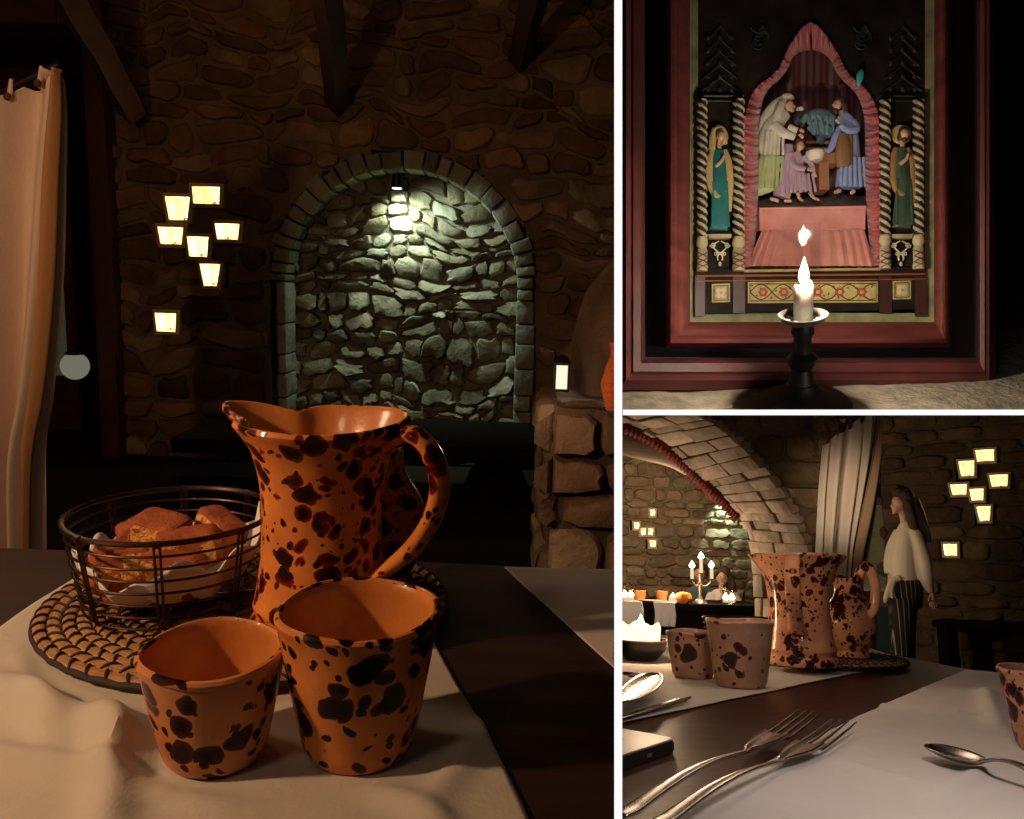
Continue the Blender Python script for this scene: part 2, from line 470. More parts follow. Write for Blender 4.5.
# niche arch outline (inner opening) in wall coordinates
a0 = aty(272, 420, WY); a1 = aty(531, 420, WY)
ncx = (a0.x+a1.x)/2; nr = (a1.x-a0.x)/2 - .0
nztop = aty(400, 150, WY).z; zs = nztop - nr*.98      # springing
nb = aty(400, 423, WY).z
RING = .105
def in_arch(x, z, grow=0):
    r = nr + grow - RING
    if z < nb - .0: return False
    if z <= zs: return abs(x-ncx) < r
    return ((x-ncx)/r)**2 + ((z-zs)/(nr*.98+grow-RING))**2 < 1
NICHES = [(181,209,24,22), (209,196,27,16), (174,236,25,16), (201,247,21,19), (230,232,24,15), (213,275,20,21), (169,322,21,18)]
def recess_center(n): return aty(n[0], n[1], WY)
def wall_hole(u, v):
    x, z = xl+u, v
    if in_arch(x, z, RING): return True
    for n in NICHES:
        c = recess_center(n); hw = n[2]/2*WY/F+.012; hh = n[3]/2*WY/F+.012
        if abs(x-c.x) < hw and abs(z-c.z) < hh: return True
    return False
def wmask1(u, v):
    x, z = xl+u, v; d = 9
    if z > nb-.1:
        r = nr; dd = abs(x-ncx)-r if z <= zs else math.hypot(x-ncx, z-zs)-r; d = min(d, max(0, dd))
    for n in NICHES:
        c = recess_center(n); d = min(d, max(0, max(abs(x-c.x)-n[2]/2*WY/F, abs(z-c.z)-n[3]/2*WY/F)-.02))
    return min(1, d/.12, (u+.0)/.15)
bm = stones((xl, WY, 0), (1,0,0), (0,0,1), (0,-1,0), xr-xl, 3.1, .115, .235, .035, .016, wall_hole, 5, cell=.03, jit=.45, warp=.09, wmask=wmask1,
            cols=[(.30,.17,.08), (.24,.13,.06), (.36,.22,.12), (.17,.095,.05), (.27,.14,.075), (.40,.27,.15)], mortar=(.26,.18,.10))
struct('wall_back', bm, S1, doclip=True)
# niche back wall, recessed .22 m, strongly broken rubble
bm = stones((ncx-nr-.05, WY+.20, nb-.3), (1,0,0), (0,0,1), (0,-1,0), 2*nr+.1, nztop-nb+.5, .080, .145, .060, .005, None, 9, jit=.9, warp=.07, mortar=(.24,.22,.17),
            cols=[(.26,.22,.15), (.33,.30,.22), (.22,.18,.12), (.38,.36,.28), (.29,.24,.17)])
struct('wall_niche', bm, S_NICHE)
# arch ring of voussoirs with its reveal
bm = BM(); lay = bm.verts.layers.float_color.new('stone'); rnd = random.Random(4)
yf, yb = WY-.05, WY+.22
def ringpt(a, r, y): return Vector((ncx+math.cos(a)*(nr-RING+r), y, zs+math.sin(a)*(nr*.98-RING+r)))
a = 0.0
while a < PI-.02:
    da = min(rnd.uniform(.085, .17), PI-a)
    if PI-(a+da) < .06: da = PI-a
    g = .006/nr; ro = RING*rnd.uniform(.82,1.12); yy = yf+rnd.uniform(-.015,.015)
    a_, b_ = a+g, a+da-g
    k = rnd.uniform(.75,1.15); c = rnd.choice([(.40,.38,.30), (.34,.33,.27), (.30,.28,.22)]); c = tuple(q*k for q in c)
    hexa(bm, [ringpt(a_,0,yb), ringpt(b_,0,yb), ringpt(b_,ro,yb), ringpt(a_,ro,yb), ringpt(a_,0,yy), ringpt(b_,0,yy), ringpt(b_,ro,yy), ringpt(a_,ro,yy)], c, .008, lay=lay)
    a += da
for sgn in (-1, 1):
    z = nb-.1
    while z < zs:
        hgt = min(rnd.uniform(.09,.2), zs-z)
        if zs-(z+hgt) < .05: hgt = zs-z
        ro = RING*rnd.uniform(.8,1.05)*(1 if sgn > 0 else .55); x0, x1 = ncx+sgn*(nr-RING), ncx+sgn*(nr-RING+ro); yy = yf+rnd.uniform(-.015,.015)
        k = rnd.uniform(.75,1.15); c = tuple(q*k for q in (.38,.37,.31))
        za, zb = z+.004, z+hgt-.004
        hexa(bm, [(x0,yb,za), (x1,yb,za), (x1,yb,zb), (x0,yb,zb), (x0,yy,za), (x1,yy,za), (x1,yy,zb), (x0,yy,zb)], c, .008, lay=lay)
        z += hgt
struct('trim_3', bm, S_NICHE)
# floor, ceiling, left wall, door recess
FLOOR = plain('worn dark flagstone floor', (.022,.015,.011), 1, nscale=3, spec=.05)
DARKWALL = plain('dark brown plaster', (.03,.017,.011), .95, nscale=5, bmp=.6, bd=.01, spec=.1)
bm = BM(); box(bm, (-3.6,-1,-.05), (3.5,6.5,0)); struct('floor', bm, FLOOR, smooth=False, doclip=True)
bm = BM(); box(bm, (-3.6,-1,3.1), (3.5,6.5,3.15)); struct('ceiling', bm, DARKWALL, smooth=False, doclip=True)
bm = BM(); box(bm, (-3.65,-1,0), (-3.6,6.5,3.1)); struct('wall_left', bm, DARKWALL, smooth=False)
bm = BM(); box(bm, (-3.6,5.9,0), (xl+.3,5.95,3.1)); struct('wall_far', bm, DARKWALL, smooth=False)
# wooden jamb at the left end of the stone wall
x0 = aty(94, 300, WY-.12).x
bm = BM(); box(bm, (x0, WY-.12, 0), (xl+.03, WY+.3, 2.35), .012)
struct('trim_4', bm, DARKWOOD, label='reddish brown wooden door jamb')
bm = BM(); box(bm, (x0-1.5, WY-.1, 2.35), (xl+.03, WY+.3, 2.6), .012); struct('trim_5', bm, DARKWOOD)
# glazed door standing in the dark doorway
t = thing('glazed_door', 'dark door with a narrow pale window pane, in the black doorway behind the curtain', 'door', (aty(22,300,5.3).x, 5.3, 0))
t['kind'] = 'structure'; t.name = 'door_1'
xa, xb = aty(40, 300, 5.3).x - t.location.x, aty(66, 300, 5.3).x - t.location.x
za, zb = aty(50, 375, 5.3).z, aty(50, 285, 5.3).z
bm = BM(); box(bm, (xa-.3,-.02,0), (xb+.06,.02,za)); box(bm, (xa-.3,-.02,zb), (xb+.06,.02,2.3)); box(bm, (xa-.3,-.02,za), (xa,.02,zb)); box(bm, (xb,-.02,za), (xb+.06,.02,zb))
obj('door_leaf', bm, DARKWOOD, t, smooth=False)
bm = BM(); box(bm, (xa,-.004,za), (xb,.004,zb)); obj('pane', bm, emis('dim dusk behind the pane', (.30,.27,.16), .10), t, smooth=False)
# pale round lamp glass hanging by the doorway
c = aty(75, 366, 4.3)
t = thing('hanging_lantern', 'pale round glass lantern hanging in the dark doorway beside the curtain', 'lantern', c)
r_ = 13.5*4.3/F
bm = BM(); ball(bm, (0,0,0), (r_, r_, r_*1.02), 24); obj('globe', bm, emis('faintly glowing globe', (.62,.60,.46), .26), t)
bm = BM(); tube(bm, [(0,0,r_*.9), (0,0,3.1-c.z)], .004, 6); obj('chain', bm, BLACKMETAL, t)
bm = BM(); lathe(bm, [(0,r_*1.25), (.03,r_*1.2), (.05,r_*.9), (.045,r_*.85), (0,r_*.9)], 16); obj('cap', bm, BLACKMETAL, t)
# seven little lamp niches
def lamp_niche(c, hw, hh, k, yaw=0, power=.5, num=0, room_y=1):
    """trapezoid recess cut in the wall, open to -y ; returned in local axes"""
    M = Matrix.Translation(c) @ Matrix.Rotation(yaw, 4, 'Z')
    bm = BM(); d = .10
    top = 1.0; bot = k
    F0 = [(-hw*bot,-.045,-hh), (hw*bot,-.045,-hh), (hw*top,-.045,hh), (-hw*top,-.045,hh)]
    B0 = [(x*.92, d, z*.92) for x, y, z in F0]
    O0 = [(x*1.0+math.copysign(.02,x), -.035, z+math.copysign(.02,z)) for x, y, z in F0]
    O1 = [(x, .02, z) for x, y, z in O0]
    vF, vB, vO, vP = ([bm.verts.new(p) for p in q] for q in (F0, B0, O0, O1))
    bm.faces.new(vB)
    for i in range(4):
        j = (i+1) % 4
        bm.faces.new((vF[i], vF[j], vB[j], vB[i])); bm.faces.new((vO[i], vO[j], vF[j], vF[i])); bm.faces.new((vP[i], vP[j], vO[j], vO[i]))
    return bm, M
LBL = {0:'tea light glowing in the upper left wall niche of the cluster', 1:'tea light glowing in the topmost wall niche', 2:'tea light in the leftmost niche of the middle row',
       3:'tea light in the middle niche of the cluster, below the top pair', 4:'tea light in the rightmost wall niche', 5:'tea light in the low niche under the cluster of five', 6:'tea light glowing in the lowest wall niche, set apart from the rest'}
def tealight(c, s, lab, grp, yaw=0, mat=FLAME_S):
    t = thing('tea_light', lab, 'candle', c, yaw, grp)
    bm = BM(); lathe(bm, [(0,0), (.019*s,0), (.0195*s,.015*s), (.018*s,.015*s), (.0175*s,.011*s), (0,.011*s)], 16); obj('cup', bm, plain('tin cup', (.6,.6,.6), .3, .9), t)
    bm = BM(); lathe(bm, [(0,.0112*s), (.017*s,.0112*s), (.017*s,.0125*s), (0,.013*s)], 16); obj('wax', bm, WAX, t)
    obj('flame', flame_bm(.028*s, .0065*s, (0,0,.014*s)), mat, t); return t
trim = 6
for i, n in enumerate(NICHES):
    c = recess_center(n); hw, hh = n[2]/2*WY/F, n[3]/2*WY/F
    bm, M = lamp_niche(c, hw, hh, [.72,.92,.8,.8,.82,.62,.86][i])
    struct('trim_%d' % trim, bm, PLASTER, loc=(0,0,0), tilt=M, smooth=False); trim += 1
    off = [.02,.03,0,.0,-.02,0,.005][i]
    tealight(c+Vector((off, .02, -hh+.001)), 1.1, LBL[i], 'tea lights in the stone wall niches')
    light('niche_glow', c+Vector((off, .015, hh*.1)), .75, (1,.76,.46), .012)
# spotlight of the niche
c = aty(397, 188, WY+.02)
t = thing('niche_spotlight', 'small black spotlight fixed under the crown of the stone arch', 'spotlight', c)
bm = BM(); tube(bm, [(0,.0,.075), (0,.0,-.0)], [.028,.034], 16); obj('housing', bm, BLACKMETAL, t)
bm = BM(); tube(bm, [(0,.01,.06), (0,.17,.11)], .009, 8); obj('bracket', bm, BLACKMETAL, t)
bm = BM(); lathe(bm, [(0,-.001), (.026,-.001), (.026,-.004), (0,-.005)], 16); obj('lens', bm, emis('cool lens', (.8,1,.85), 5), t)
light('niche_spot', c+Vector((0, .05, -.02)), 18, (.80,1.0,.80), .012, 'SPOT', c+Vector((.03, .19, -.55)), 140, 1)
light('niche_rim', c+Vector((0, -.12, -.05)), 24, (.72,.95,.82), .04, 'SPOT', c+Vector((.32, .14, -.55)), 140, .8)

# ---- far table in silhouette
yt = 3.9
p0, p1 = aty(200, 424, yt), aty(537, 424, yt)
t = thing('refectory_table', 'long black wooden table in shadow before the arched stone niche', 'table', (0, yt, 0))
bm = BM(); box(bm, (p0.x, -.35, p0.z-.07), (p1.x, .35, p0.z), .008); obj('tabletop', bm, plain('black stained wood', (.008,.006,.005), 1, spec=.05), t)
q0, q1 = aty(474, 500, yt), aty(517, 500, yt)
bm = BM(); prof = [(.14,p0.z-.07), (.13,p0.z-.12), (.10,p0.z-.17), (.105,p0.z-.3), (.13,.15), (.16,.08), (.17,0)]
lathe(bm, prof, 20, ((q0.x+q1.x)/2, 0, 0)); obj('leg', bm, plain('black stained wood', (.008,.006,.005), 1, spec=.05), t)
bm = BM(); lathe(bm, prof, 20, (p0.x+.5, 0, 0)); obj('leg', bm, plain('black stained wood', (.008,.006,.005), 1, spec=.05), t)

# ---- stone pier on the right with its ledge lantern
PYD = 2.3
pl = aty(541, 480, PYD).x+.03
zt = aty(560, 405, PYD).z
bm = stones((pl, PYD, .0), (1,0,0), (0,0,1), (0,-1,0), .9, zt, .135, .17, .05, .01, None, 21, jit=.35,
            cols=[(.34,.22,.14), (.26,.16,.10), (.55,.40,.28), (.22,.14,.09), (.30,.19,.12)])
box(bm, (pl+.01, PYD+.01, 0), (pl+.9, PYD+.4, zt-.01))
stones((pl, PYD+.4, 0), (0,-1,0), (0,0,1), (-1,0,0), .4, zt, .135, .17, .04, .01, None, 22, bm=bm, jit=.35)
struct('wall_pier', bm, S1, doclip=True)
# rounded rough chimney breast above the pier
pts = [(614,266), (600,285), (590,310), (577,340), (572,372), (571,398)]
bm = BM(); lay = bm.verts.layers.float_color.new('stone')
L = [aty(x, y, PYD+.1) for x, y in pts]
L = spline([L[0]+Vector((.35,0,.5))]+L, 6)
def hood(u, v):
    f = v*(len(L)-1); i = min(int(f), len(L)-2); p = L[i].lerp(L[i+1], f-i)
    ang = u*PI*.5; w_ = .8
    q = Vector((p.x + (1-math.cos(ang))*.30 + max(0,u-.7)*1.6, PYD+.1+.26 - math.sin(ang)*.32, p.z))
    return q + Vector((nz(q, 7, 3), nz(q, 7, 4), 0))*.02
V = gridsurf(bm, hood, 24, 60)
for v in bm.verts: v[lay] = (*[x*(.7+.5*nz(v.co, 5, 8)) for x in (.30,.19,.12)], 1)
struct('wall_hood', bm, S1, doclip=True)
c = aty(563, 377, PYD+.02); c.z = zt+.03
light('lantern_glow', c+Vector((-.10,-.28,.03)), .9, (1,.62,.36), .03)
t = thing('ledge_lantern', 'small black candle lantern with a bright pane on the stone pier ledge', 'lantern', c+Vector((0,.08,0)))
hw, hh = .020, .078
bm = BM()
for sx in (-1,1):
    for sy in (-1,1): box(bm, (sx*hw-.003, sy*hw-.003, 0), (sx*hw+.003, sy*hw+.003, hh))
box(bm, (-hw-.004,-hw-.004,-.002), (hw+.004,hw+.004,.006)); box(bm, (-hw-.006,-hw-.006,hh), (hw+.006,hw+.006,hh+.008)); lathe(bm, [(.028,hh+.008),(.008,hh+.028),(0,hh+.03)], 4)
obj('frame', bm, BLACKMETAL, t, smooth=False)
bm = BM(); box(bm, (-hw+.003,-hw+.001,.006), (hw-.003,hw-.001,hh)); obj('glass', bm, emis('lit frosted lantern glass', (1,.86,.66), 1.1), t, smooth=False)
# orange sliver at the far right: made-up vase in place of a reddish glow
c = aty(613, 372, PYD-.12)
t = thing('glow_sliver_vase', 'orange red vase shape in place of a glow at the right end of the pier', 'vase', (c.x+.01, c.y, zt+.01))
hh = .19
bm = BM(); lathe(bm, [(0,0), (.025,0), (.03,.02), (.042,.07), (.03,.12), (.018,.15), (.024,hh), (.018,hh), (0,.13)], 24, fn=lambda p,a,r,z: p*(1+.06*nz(p,60)))
obj('vase_body', bm, plain('rough glow orange', (.62,.13,.035), .7, nscale=60, bmp=.8, bd=.01), t, doclip=True)

# ---- ceiling beams
def beam(a, b, s, lab):
    a, b = Vector(a), Vector(b); bm = BM()
    n = 8; tube(bm, [a.lerp(b, i/n)+Vector((nz((i,0,0),1.3,1), 0, nz((i,2,0),1.3,2)))*.015 for i in range(n+1)], s*.72, 4, frame=Vector((0,0,1)))
    return obj('ceiling_beam', bm, DARKWOOD, None, label=lab, cat='beam', group='dark timber ceiling beams', smooth=False, doclip=True)
beam(aty(38,-60,3.2), aty(132,112,4.4), .10, 'dark reddish timber beam sloping above the curtain')
beam(aty(318,-90,3.0), aty(338,105,4.55), .09, 'dark timber beam above the stone niche')
beam(aty(560,-120,3.0), aty(520,60,4.55), .09, 'dark timber beam at the right of the ceiling')

# ---- curtain with ties on a rod
YC = 2.0
er = [(56,68), (57,110), (54,180), (51,260), (46,330), (38,400), (30,440), (26,480), (25,560), (25,640)]
el = [(-40,112), (-40,640)]
erp = spline([aty(x, y, YC) for x, y in er], 8)
ztop_r = erp[0].z
t = thing('curtain', 'peach cotton curtain tied up at the left, draped to one side', 'curtain', (erp[0].x, YC, 0))
O = Vector((erp[0].x, YC, 0))
def curt(u, v):
    f = v*(len(erp)-1); i = min(int(f), len(erp)-2); r = erp[i].lerp(erp[i+1], f-i)
    lx = aty(-45, 100, YC).x; lz = aty(-45, 112, YC).z*(1-v)+r.z*v
    x = lx+(r.x-lx)*u; z = (lz+(ztop_r-lz)*u)*(1-v)+r.z*v if v < .1 else r.z
    zl = lz if v < .25 else r.z
    k = max(0, 1-v/.25); z = r.z + (aty(-45,112,YC).z-ztop_r)*(1-u)*k
    y = YC + .026*math.sin(u*21+2.2*math.sin(v*2.5)+2*math.sin(u*5))*(.7+v) + .02*math.sin(u*11+v*3) + .05*max(0, u-.62)*(1.2)*(2)*(v > 0)
    sag = -.02*abs(math.sin(u*PI*3.2))*max(0, 1-v/.06)
    return Vector((x, y, z+sag))-O
bm = BM(); gridsurf(bm, curt, 110, 70); solid(obj('fabric', bm, CURT, t), .002)
def cfold(u, v):                                   # the side turned back at the hem
    f = v*(len(erp)-1); i = min(int(f), len(erp)-2); r = erp[i].lerp(erp[i+1], f-i)
    w_ = .055*math.sin(min(1, v*1.3)*PI*.8+.3)
    return Vector((r.x - w_*(1-u) + .004, YC - .012 - .028*math.sin(u*PI)+.05*.76*1.0*.0+.03, r.z))-O
bm = BM(); gridsurf(bm, cfold, 10, 50); solid(obj('turned_edge', bm, cloth_mat('ochre curtain lining', (.50,.24,.10), fold=False), t), .002)
a_, b_ = aty(-30, 106, YC), aty(58, 64, YC)
for px, py in ((12, 93), (42, 80)):
    p = aty(px, py, YC)-O
    bm = BM(); tube(bm, [p+Vector((0,0,.03)), p+Vector((.003,-.012,0)), p+Vector((0,-.014,-.022))], [.004,.006,.003], 8); obj('tie', bm, CURT, t)
    bm = BM(); ball(bm, p+Vector((.0,-.02,-.012)), (.009,.006,.010), 12); obj('hook', bm, DARKWOOD, t)
bm = BM(); tube(bm, [a_, b_], .005, 8); obj('curtain_rod', bm, BLACKMETAL, None, label='thin dark rod carrying the peach curtain', cat='rod')

# ---- dining table
TZ = .75
bm = BM()
poly = [atz(0,548,TZ), atz(420,562,TZ), atz(640,572,TZ), Vector((1.3,-.3,TZ)), Vector((-2.2,-.3,TZ)), Vector((-2.2,1.03,TZ))]
prism(bm, [Vector((p.x,p.y,TZ)) for p in poly], (0,0,-1), .045)
clip(bm, ROOM1)
t = thing('dining_table', 'dark reddish brown wooden table set with a jug, cups and a bread basket', 'table', (-.3,.4,0))
for v in bm.verts: v.co -= Vector((-.3,.4,0))
es = [e for e in bm.edges]
obj('tabletop', bm, TABLE, t, smooth=False)
for x, y in ((-1.4,.25), (.35,.25), (-1.4,-.5), (-.05,-.5)):
    bm = BM(); box(bm, (x-.035,y-.035,0), (x+.035,y+.035,.705), .004); obj('leg', bm, TABLE, t)

def cloth(name, corners, z, lab, cat, mat, amp=.004, nu=90, nv=90, seed=1, edge=.006, room=None, folds=(), group=None):
    A, B, C_, D = [Vector(c) for c in corners]      # back-left, back-right, front-right, front-left
    bm = BM()
    def fn(u, v):
        p = (A.lerp(B, u)).lerp(D.lerp(C_, u), v)
        w_ = edge*math.sin(v*PI*1.6+seed)*(abs(u-.5)*2)**3
        p = p + (B-A).normalized()*w_
        h = .0018 + amp*(.5+.5*noise.noise(Vector((p.x*7+seed, p.y*7, seed)))) + amp*.5*abs(noise.noise(Vector((p.x*16, p.y*16+seed, 2))))
        for (fa, fb, fw, fh) in folds:
            a = Vector(fa); b = Vector(fb); q = Vector((p.x, p.y)); ab = b-a
            tt = max(0, min(1, (q-a).dot(ab)/ab.length_squared)); dd = (q-(a+ab*tt)).length
            h += fh*math.exp(-(dd/fw)**2)*min(1, 4*tt+.1)*min(1, 4*(1-tt)+.1)
        for X, Y, RR in FLAT:
            dd = math.hypot(p.x-X, p.y-Y); k = max(0, min(1, (dd-RR)/.03)); h = .0016*(1-k)+h*k
        return Vector((p.x, p.y, z+h))
    gridsurf(bm, fn, nu, nv)
    o = obj(name, bm, mat, None, label=lab, cat=cat, doclip=True, group=group); solid(o, .0012); return o
def P1(px, py): q = atz(px, py, TZ); return Vector((q.x, q.y))
FLAT = [(atz(359,749,TZ).x, atz(359,749,TZ).y, .042), (atz(216,756,TZ).x, atz(216,756,TZ).y, .037), (P1(250,611).x, P1(250,611).y, .185)]
p = [(-.463,.945), P1(415,563), P1(520,850), (-.463,.38)]
cloth('table_runner', [(q[0],q[1],0) for q in p], TZ, 'cream linen runner under the jug, cups and woven mat', 'table runner', LINEN, .0022, 130, 130, 3, .012,
      folds=[((-.46,.62), (-.20,.49), .018, .015), ((-.44,.68), (-.30,.50), .012, .008), ((-.31,.60), (-.22,.40), .016, .012), ((.0,.60), (-.05,.45), .012, .005), ((-.40,.52),(-.16,.46),.012,.010), ((-.10,.50),(-.02,.44),.012,.008), ((-.46,.56),(-.34,.44),.014,.010)])
p = [P1(509,569), P1(700,576), P1(760,760), P1(614,676)]
p = [P1(509,569), P1(700,573), P1(760,700)+Vector((.05,-.2)), P1(616,677)+(P1(616,677)-P1(509,569))*1.2]
cloth('cloth_placemat', [(q[0],q[1],0) for q in p], TZ, 'grey white linen placemat crossing the right edge of the dark table', 'placemat', LINEN2, .0016, 60, 60, 5, .006)

# ---- woven straw mat
def woven_mat(name, c, rx, ry, lab, z, rot=0):
    t = thing(name, lab, 'placemat', (c[0], c[1], z), rot)
    straw = NTstraw()
    bm = BM(); lay = bm.loops.layers.uv.verify(); n = 15; tr = .5/n
    for i in range(n+1):
        k = (i+.35)/(n+.5); seg = 120
        rings = tube(bm, [(rx*k*math.cos(2*PI*s/seg), ry*k*math.sin(2*PI*s/seg), .0050) for s in range(seg)], [(rx*tr*.98, .0048)]*seg, 8, closed=True)
    for f in bm.faces:
        for l in f.loops:
            p = l.vert.co; l[lay].uv = (math.atan2(p.y/ry, p.x/rx)/(2*PI)*(math.hypot(p.x/rx, p.y/ry)), math.hypot(p.x/rx, p.y/ry))
    obj('coil', bm, straw, t)
    bm = BM()
    for i in range(1, n+1):
        k = (i+.35)/(n+.5); m = max(12, int(58*min(1, k*1.15)))
        if i > 6: m = 58
        for s in range(m):
            a = 2*PI*(s + (i*.42))/m
            pts = []
            for q in range(7):
                b = PI*q/6; rr = k - tr*1.02*math.cos(b); aa = a + .035*(q/6-.5)*(1 if i % 2 else -1)*2
                pts.append((rx*rr*math.cos(aa), ry*rr*math.sin(aa), .0052+.0056*math.sin(b)))
            tube(bm, pts, .0008+.0005*(i/n), 5)
    obj('binding', bm, plain('black stitching', (.02,.012,.010), .7), t)
    k = (n+.35)/(n+.5); bm = BM(); seg = 130
    tube(bm, [((rx*(k+tr*.7))*math.cos(2*PI*s/seg), (ry*(k+tr*.7))*math.sin(2*PI*s/seg), .0045+.0008*math.sin(s*2.1)) for s in range(seg)], .0035, 6, closed=True)
    obj('rim', bm, plain('black stitching', (.02,.012,.010), .7), t)
    return t
def NTstraw():
    if 'straw' in _c: return _c['straw']
    T = NT('straw'); c = T.N('ShaderNodeTexCoord'); m = T.N('ShaderNodeMapping'); m.inputs['Scale'].default_value = (20, 260, 1); T.L(c.outputs['UV'], m.inputs[0])
    n = noisen(T, m.outputs[0], 1, 4, .7)
    T.L(ramp(T, n, [(.3, (.12,.045,.015)), (.5, (.55,.28,.10)), (.7, (.80,.52,.25))]), T.b.inputs['Base Color']); T.b.inputs['Roughness'].default_value = .5
    bump(T, n, .8, .002); _c['straw'] = T.m; return T.m
MATC = (P1(252,611).x, P1(252,611).y)
woven_mat('woven_mat', MATC, .193, .174, 'round straw mat with black stitching under the basket and jug', TZ+.0055)
MZ = TZ+.0165

# ---- cups
def cup_profile(rb, rt, h, th=.0045):
    n = 14; out = []; inn = []
    for i in range(n+1):
        k = i/n; r = rb+(rt-rb)*(k**.85); 
        if k < .05: r -= .0022
        out.append((r, h*k))
    out[-1] = (rt-.0006, h-.002)
    lip = [(rt+.0004, h-.0045), (rt+.0008, h-.002), (rt-.0006, h+.0002), (rt-th*.6, h+.0008), (rt-th, h-.001)]
    for i in range(n, 1, -1):
        k = i/n; inn.append((rb+(rt-rb)*(k**.85)-th, h*k-.003))
    return [(0,.0015), (rb*.8,.0015), (rb*.86,0)] + out[:-1] + lip + inn[1:] + [(rb*.7,.009), (0,.0085)]
def cup(name, c, rb, rt, h, mat, lab, rot=0, inner=None, group='splashed clay cups'):
    t = thing(name, lab, 'cup', c, rot, group)
    bm = BM(); pr = cup_profile(rb, rt, h)
    def wob(p, a, r, z): return Vector((p.x*(1+.012*math.sin(2*a+1)*z/h), p.y*(1+.012*math.sin(2*a+1)*z/h), z + .0012*math.sin(3*a+z*30)*(z/h) ))
    lathe(bm, pr, 64, fn=wob, split=1)
    o = obj('cup_body', bm, [mat, inner or INNER], t, doclip=True); return t
pR = atz(359, 749, TZ); pL = atz(216, 756, TZ)
cup('clay_cup', (pR.x, pR.y, TZ+.003), .038, .0570, .106, GL_CUP, 'large orange clay cup with black splashes, in front of the jug', .6)
cup('clay_cup', (pL.x, pL.y, TZ+.003), .0335, .0495, .079, GL_CUP2, 'smaller pale orange clay cup with brown splashes, left of the large cup', 2.2)

# ---- jugs
def tall_jug(name, c, rot, s, mat, lab, hspan=1.0, rtop=1.0, handle=True, bump_=1.0, htop=.88):
    t = thing(name, lab, 'jug', c, rot)
    P = [(0,.002), (.060,.002), (.066,0), (.0685,.004), (.0675,.012), (.0635,.017), (.0635,.022), (.0655,.028), (.0635,.036), (.0605,.05), (.0575,.075), (.056,.105), (.0575,.135), (.0615,.158), (.067,.176), (.0745,.190), (.0815,.199), (.0845,.2035)]
    I = [(.083,.207), (.080,.2075), (.0765,.204), (.070,.192), (.063,.177), (.057,.158), (.0525,.13), (.0515,.10), (.053,.07), (.056,.04), (.05,.012), (0,.010)]
    def sp(V):
        a = spl1([v[0] for v in V], 3); b = spl1([v[1] for v in V], 3); return list(zip([max(0, x) for x in a], b))
    prof = [(0,.002)] + sp(P[1:]) + sp(I[:-1]) + [(0,.010)]
    def fn(p, a, r, z):
        k = max(0, (z-.10)/.107); k = k*k
        R0 = 1 + (rtop-1)*k
        q = Vector((p.x*R0, p.y*R0, z))
        d = math.atan2(math.sin(a-PI), math.cos(a-PI))     # spout at local -x
        g = math.exp(-(d/.34)**2)
        side = math.exp(-((abs(d)-.62)/.24)**2)
        u = Vector((math.cos(a), math.sin(a), 0))
        q += u*(g*.024*k*bump_) - u*(side*.012*k*bump_)
        q.z += g*.004*k + .0025*k*math.sin(2*a+.6) - side*.004*k
        return q*s
    bm = BM(); lathe(bm, prof, 96, fn=fn, split=2); obj('jug_body', bm, [mat, INNER], t)
    if handle:
        H = [(.072,0,.186), (.088,0,.196), (.110,0,.197), (.132,0,.178), (.139,0,.150), (.128,0,.120), (.106,0,.093), (.082,0,.074), (.060,0,.060)]
        H = [Vector((.058+(x-.058)*hspan*1.0, y, z*htop/.88))*s for x, y, z in H]
        pts = spline(H, 8); n = len(pts)
        rad = [((.0135 if i > 6 else .0135+.004*(6-i)/6)*s, .0085*s) for i in range(n)]
        rad = [(a*(1+.5*max(0,(i-n*.82)/(n*.18))), b*(1-.45*max(0,(i-n*.82)/(n*.18)))) for i, (a, b) in enumerate(rad)]
        bm = BM(); tube(bm, pts, rad, 20, frame=None)
        obj('handle', bm, mat, t)
    return t
pJ = atz(323, 625, MZ)
tall_jug('clay_jug', (pJ.x, pJ.y, MZ), R(-20), .955, GL_JUG, 'tall flared orange jug with dark red splashes and a looped handle, on the straw mat', hspan=.80)
def round_jug(name, c, rot, s, mat, lab):
    t = thing(name, lab, 'jug', c, rot)
    P = [(.034,0), (.037,.002), (.037,.008), (.0345,.014), (.040,.025), (.050,.045), (.055,.068), (.053,.09), (.044,.112), (.033,.13), (.028,.145), (.028,.16), (.0315,.175)]
    a = spl1([v[0] for v in P], 4); b = spl1([v[1] for v in P], 4)
    inner = [(x-.004, z) for x, z in list(zip(a, b))[::-1] if z > .03]
    prof = [(0,.001)] + list(zip(a, b)) + [(.029,.1765)] + inner[1:] + [(0,.03)]
    def fn(p, a, r, z):
        k = max(0, (z-.12)/.055)**2; d = math.atan2(math.sin(a-PI), math.cos(a-PI)); g = math.exp(-(d/.5)**2)
        q = Vector((p.x, p.y*(1-.25*min(1.2,k)), z)); q += Vector((math.cos(a), math.sin(a), 0))*(g*.03*k); q.z += k*(.012*g - .006*math.sin(abs(d))); return q*s
    bm = BM(); lathe(bm, prof, 72, fn=fn); obj('jug_body', bm, mat, t)
    H = [Vector(p)*s for p in [(.026,0,.165), (.036,0,.188), (.052,0,.195), (.066,0,.178), (.070,0,.145), (.063,0,.110), (.048,0,.092)]]
    pts = spline(H, 7); bm = BM(); tube(bm, pts, [(.012*s, .007*s)]*len(pts), 16); obj('handle', bm, mat, t)
    return t
pJ2 = atz(372, 585, MZ)
round_jug('clay_pitcher', (pJ2.x+.01, pJ2.y+.01, MZ), R(100), .86, GL_JUG, 'small round bellied orange pitcher with dark splashes, behind the tall jug handle')

